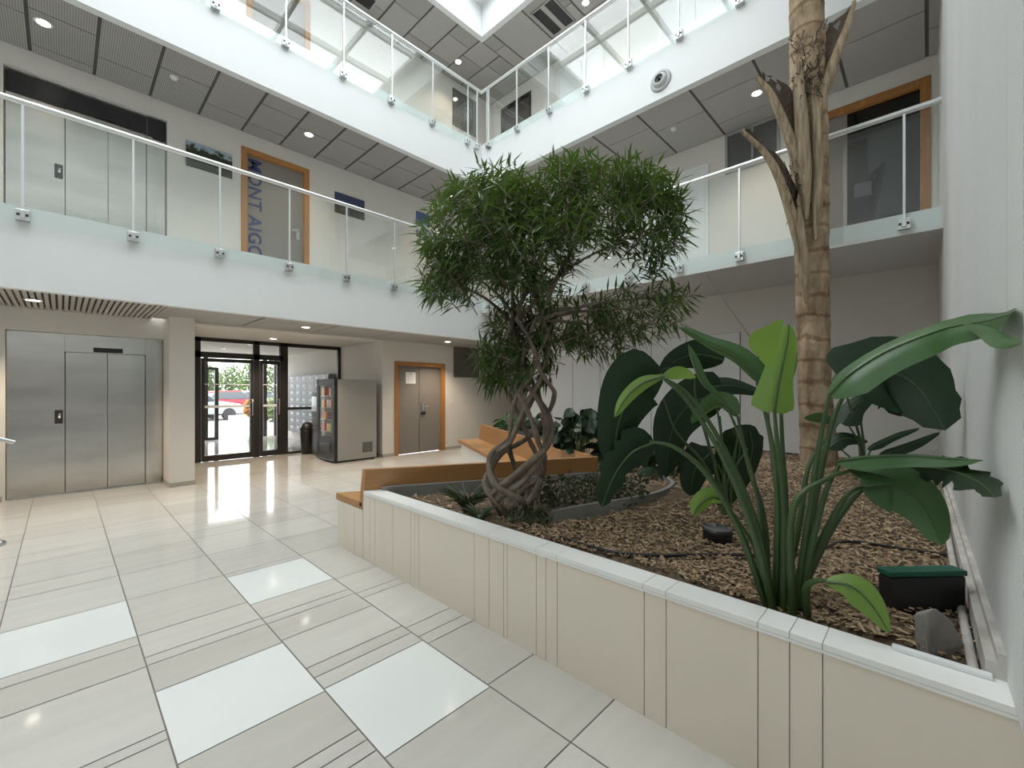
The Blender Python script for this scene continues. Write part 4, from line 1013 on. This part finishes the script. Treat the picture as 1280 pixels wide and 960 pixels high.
car('red car parked beyond the open entrance', gpt(293, 28), .25, mat('red_paint', (.55,.02,.04), .3))
car('silver blue car parked left of the red one', gpt(240, 21.5), .25, mat('silver_paint', (.35,.42,.45), .3))
car('white car parked right of the red one', gpt(326, 33), .25, mat('white_car_paint', (.7,.72,.74), .3))
def shrub(label, c, R, Hh, n, seed, m):
    r = random.Random(seed); c = Vector(c); t = thing('hedge_shrub', label, 'shrub', c, 'greenery outside'); b = MB()
    for i in range(n):
        v = Vector((r.gauss(0,1),r.gauss(0,1),r.gauss(0,1))).normalized()*(r.random()**.33); q = c+Vector((v.x*R,v.y*R*.7,Hh*.5+v.z*Hh*.5))
        s = r.uniform(.10,.22); u = Vector((r.gauss(0,1),r.gauss(0,1),r.gauss(0,1))).normalized(); w_ = u.orthogonal().normalized()*s*.5; u = u*s
        b.add([q-u,q+w_,q+u,q-w_], [(0,1,2,3)])
    b.build('foliage', m, t); MB().tube([c-Vector((0,0,.05)), c+Vector((0,0,Hh*.6))], [.12,.05], 8).build('trunk', M_bark, t)
M_hedge = mat('hedge_leaf', (.10,.16,.04), .6, noise=(.8,.5), trans=.2); M_bush = mat('autumn_leaf', (.40,.20,.06), .6, noise=(2,.4), trans=.2)
for i, (x, d_, R, Hh, lab) in enumerate(((262,44,1.2,4.2,'tall green hedge tree behind the cars, left of the door pane'),(290,47,1.3,4.4,'tall green hedge tree in the middle of the door pane'),(318,42,1.2,4.6,'tall green tree at the right side of the wide door pane'),(348,38,1.1,5.0,'green tree seen through the narrow door pane'),(234,44,1.2,4.4,'green tree beyond the far left edge of the entrance'))):
    shrub(lab, gpt(x, d_), R, Hh, 1500, i, M_hedge)
shrub('small orange leaved bush beside the parked cars', gpt(313, 24), .35, 1.0, 200, 9, M_bush)
shrub('low green bush by the outer doorway', gpt(344, 21), .6, 1.2, 300, 10, M_hedge)
o = thing('concrete_kerb', 'low white kerb wall outside the entrance', 'kerb', gpt(310, 19))
k0, k1 = onZ(290,527,0), onZ(330,536,0); k0.z = k1.z = 0
s_ = (k1-k0).normalized(); s_ = Vector((-s_.y,s_.x,0))*.15
MB().hull([k0-s_+Vector((0,0,-.03)),k0+s_+Vector((0,0,-.03)),k0+s_+Vector((0,0,.3)),k0-s_+Vector((0,0,.3))], [k1-s_+Vector((0,0,-.03)),k1+s_+Vector((0,0,-.03)),k1+s_+Vector((0,0,.3)),k1-s_+Vector((0,0,.3))]).build('block', mat('kerb_white', (.6,.6,.58), .8), o)

# ------------------------------------------------------------------ light
wd = bpy.data.worlds.new('sky'); sc.world = wd; wd.use_nodes = True
bg = wd.node_tree.nodes['Background']; bg.inputs[0].default_value = (.96,.982,1.0,1); bg.inputs[1].default_value = 6.3
def portal(name, loc, rot, sx_, sy_):
    l = bpy.data.lights.new(name, 'AREA'); l.shape = 'RECTANGLE'; l.size = sx_; l.size_y = sy_; l.cycles.is_portal = True
    o = bpy.data.objects.new(name, l); COL.objects.link(o); o.location = loc; o.rotation_euler = rot
portal('skylight_portal', ((SKX+VX)/2, (SKY+VY)/2, 10.45), (0,0,0), VX-SKX, VY-SKY)
portal('entrance_portal', (3.2, Yo+.1, 1.3), (-PI/2,0,0), 3.4, 2.5)

# ------------------------------------------------------------------ camera and view
cd = bpy.data.cameras.new('camera'); cd.sensor_width = 36; cd.lens = F/1280*36; cd.shift_y = (Y0-480)/1280; cd.clip_start = .05; cd.clip_end = 300
co = bpy.data.objects.new('camera', cd); COL.objects.link(co); co.location = CAM; co.rotation_euler = (PI/2, 0, ANG-PI/2)
sc.camera = co
sc.view_settings.view_transform = 'Standard'; sc.view_settings.look = 'None'; sc.view_settings.exposure = 0.05; sc.view_settings.gamma = 1; sc.view_settings.use_curve_mapping = False
sc.cycles.transparent_max_bounces = 32; sc.cycles.diffuse_bounces = 6; sc.cycles.max_bounces = 14; sc.cycles.sample_clamp_indirect = 8
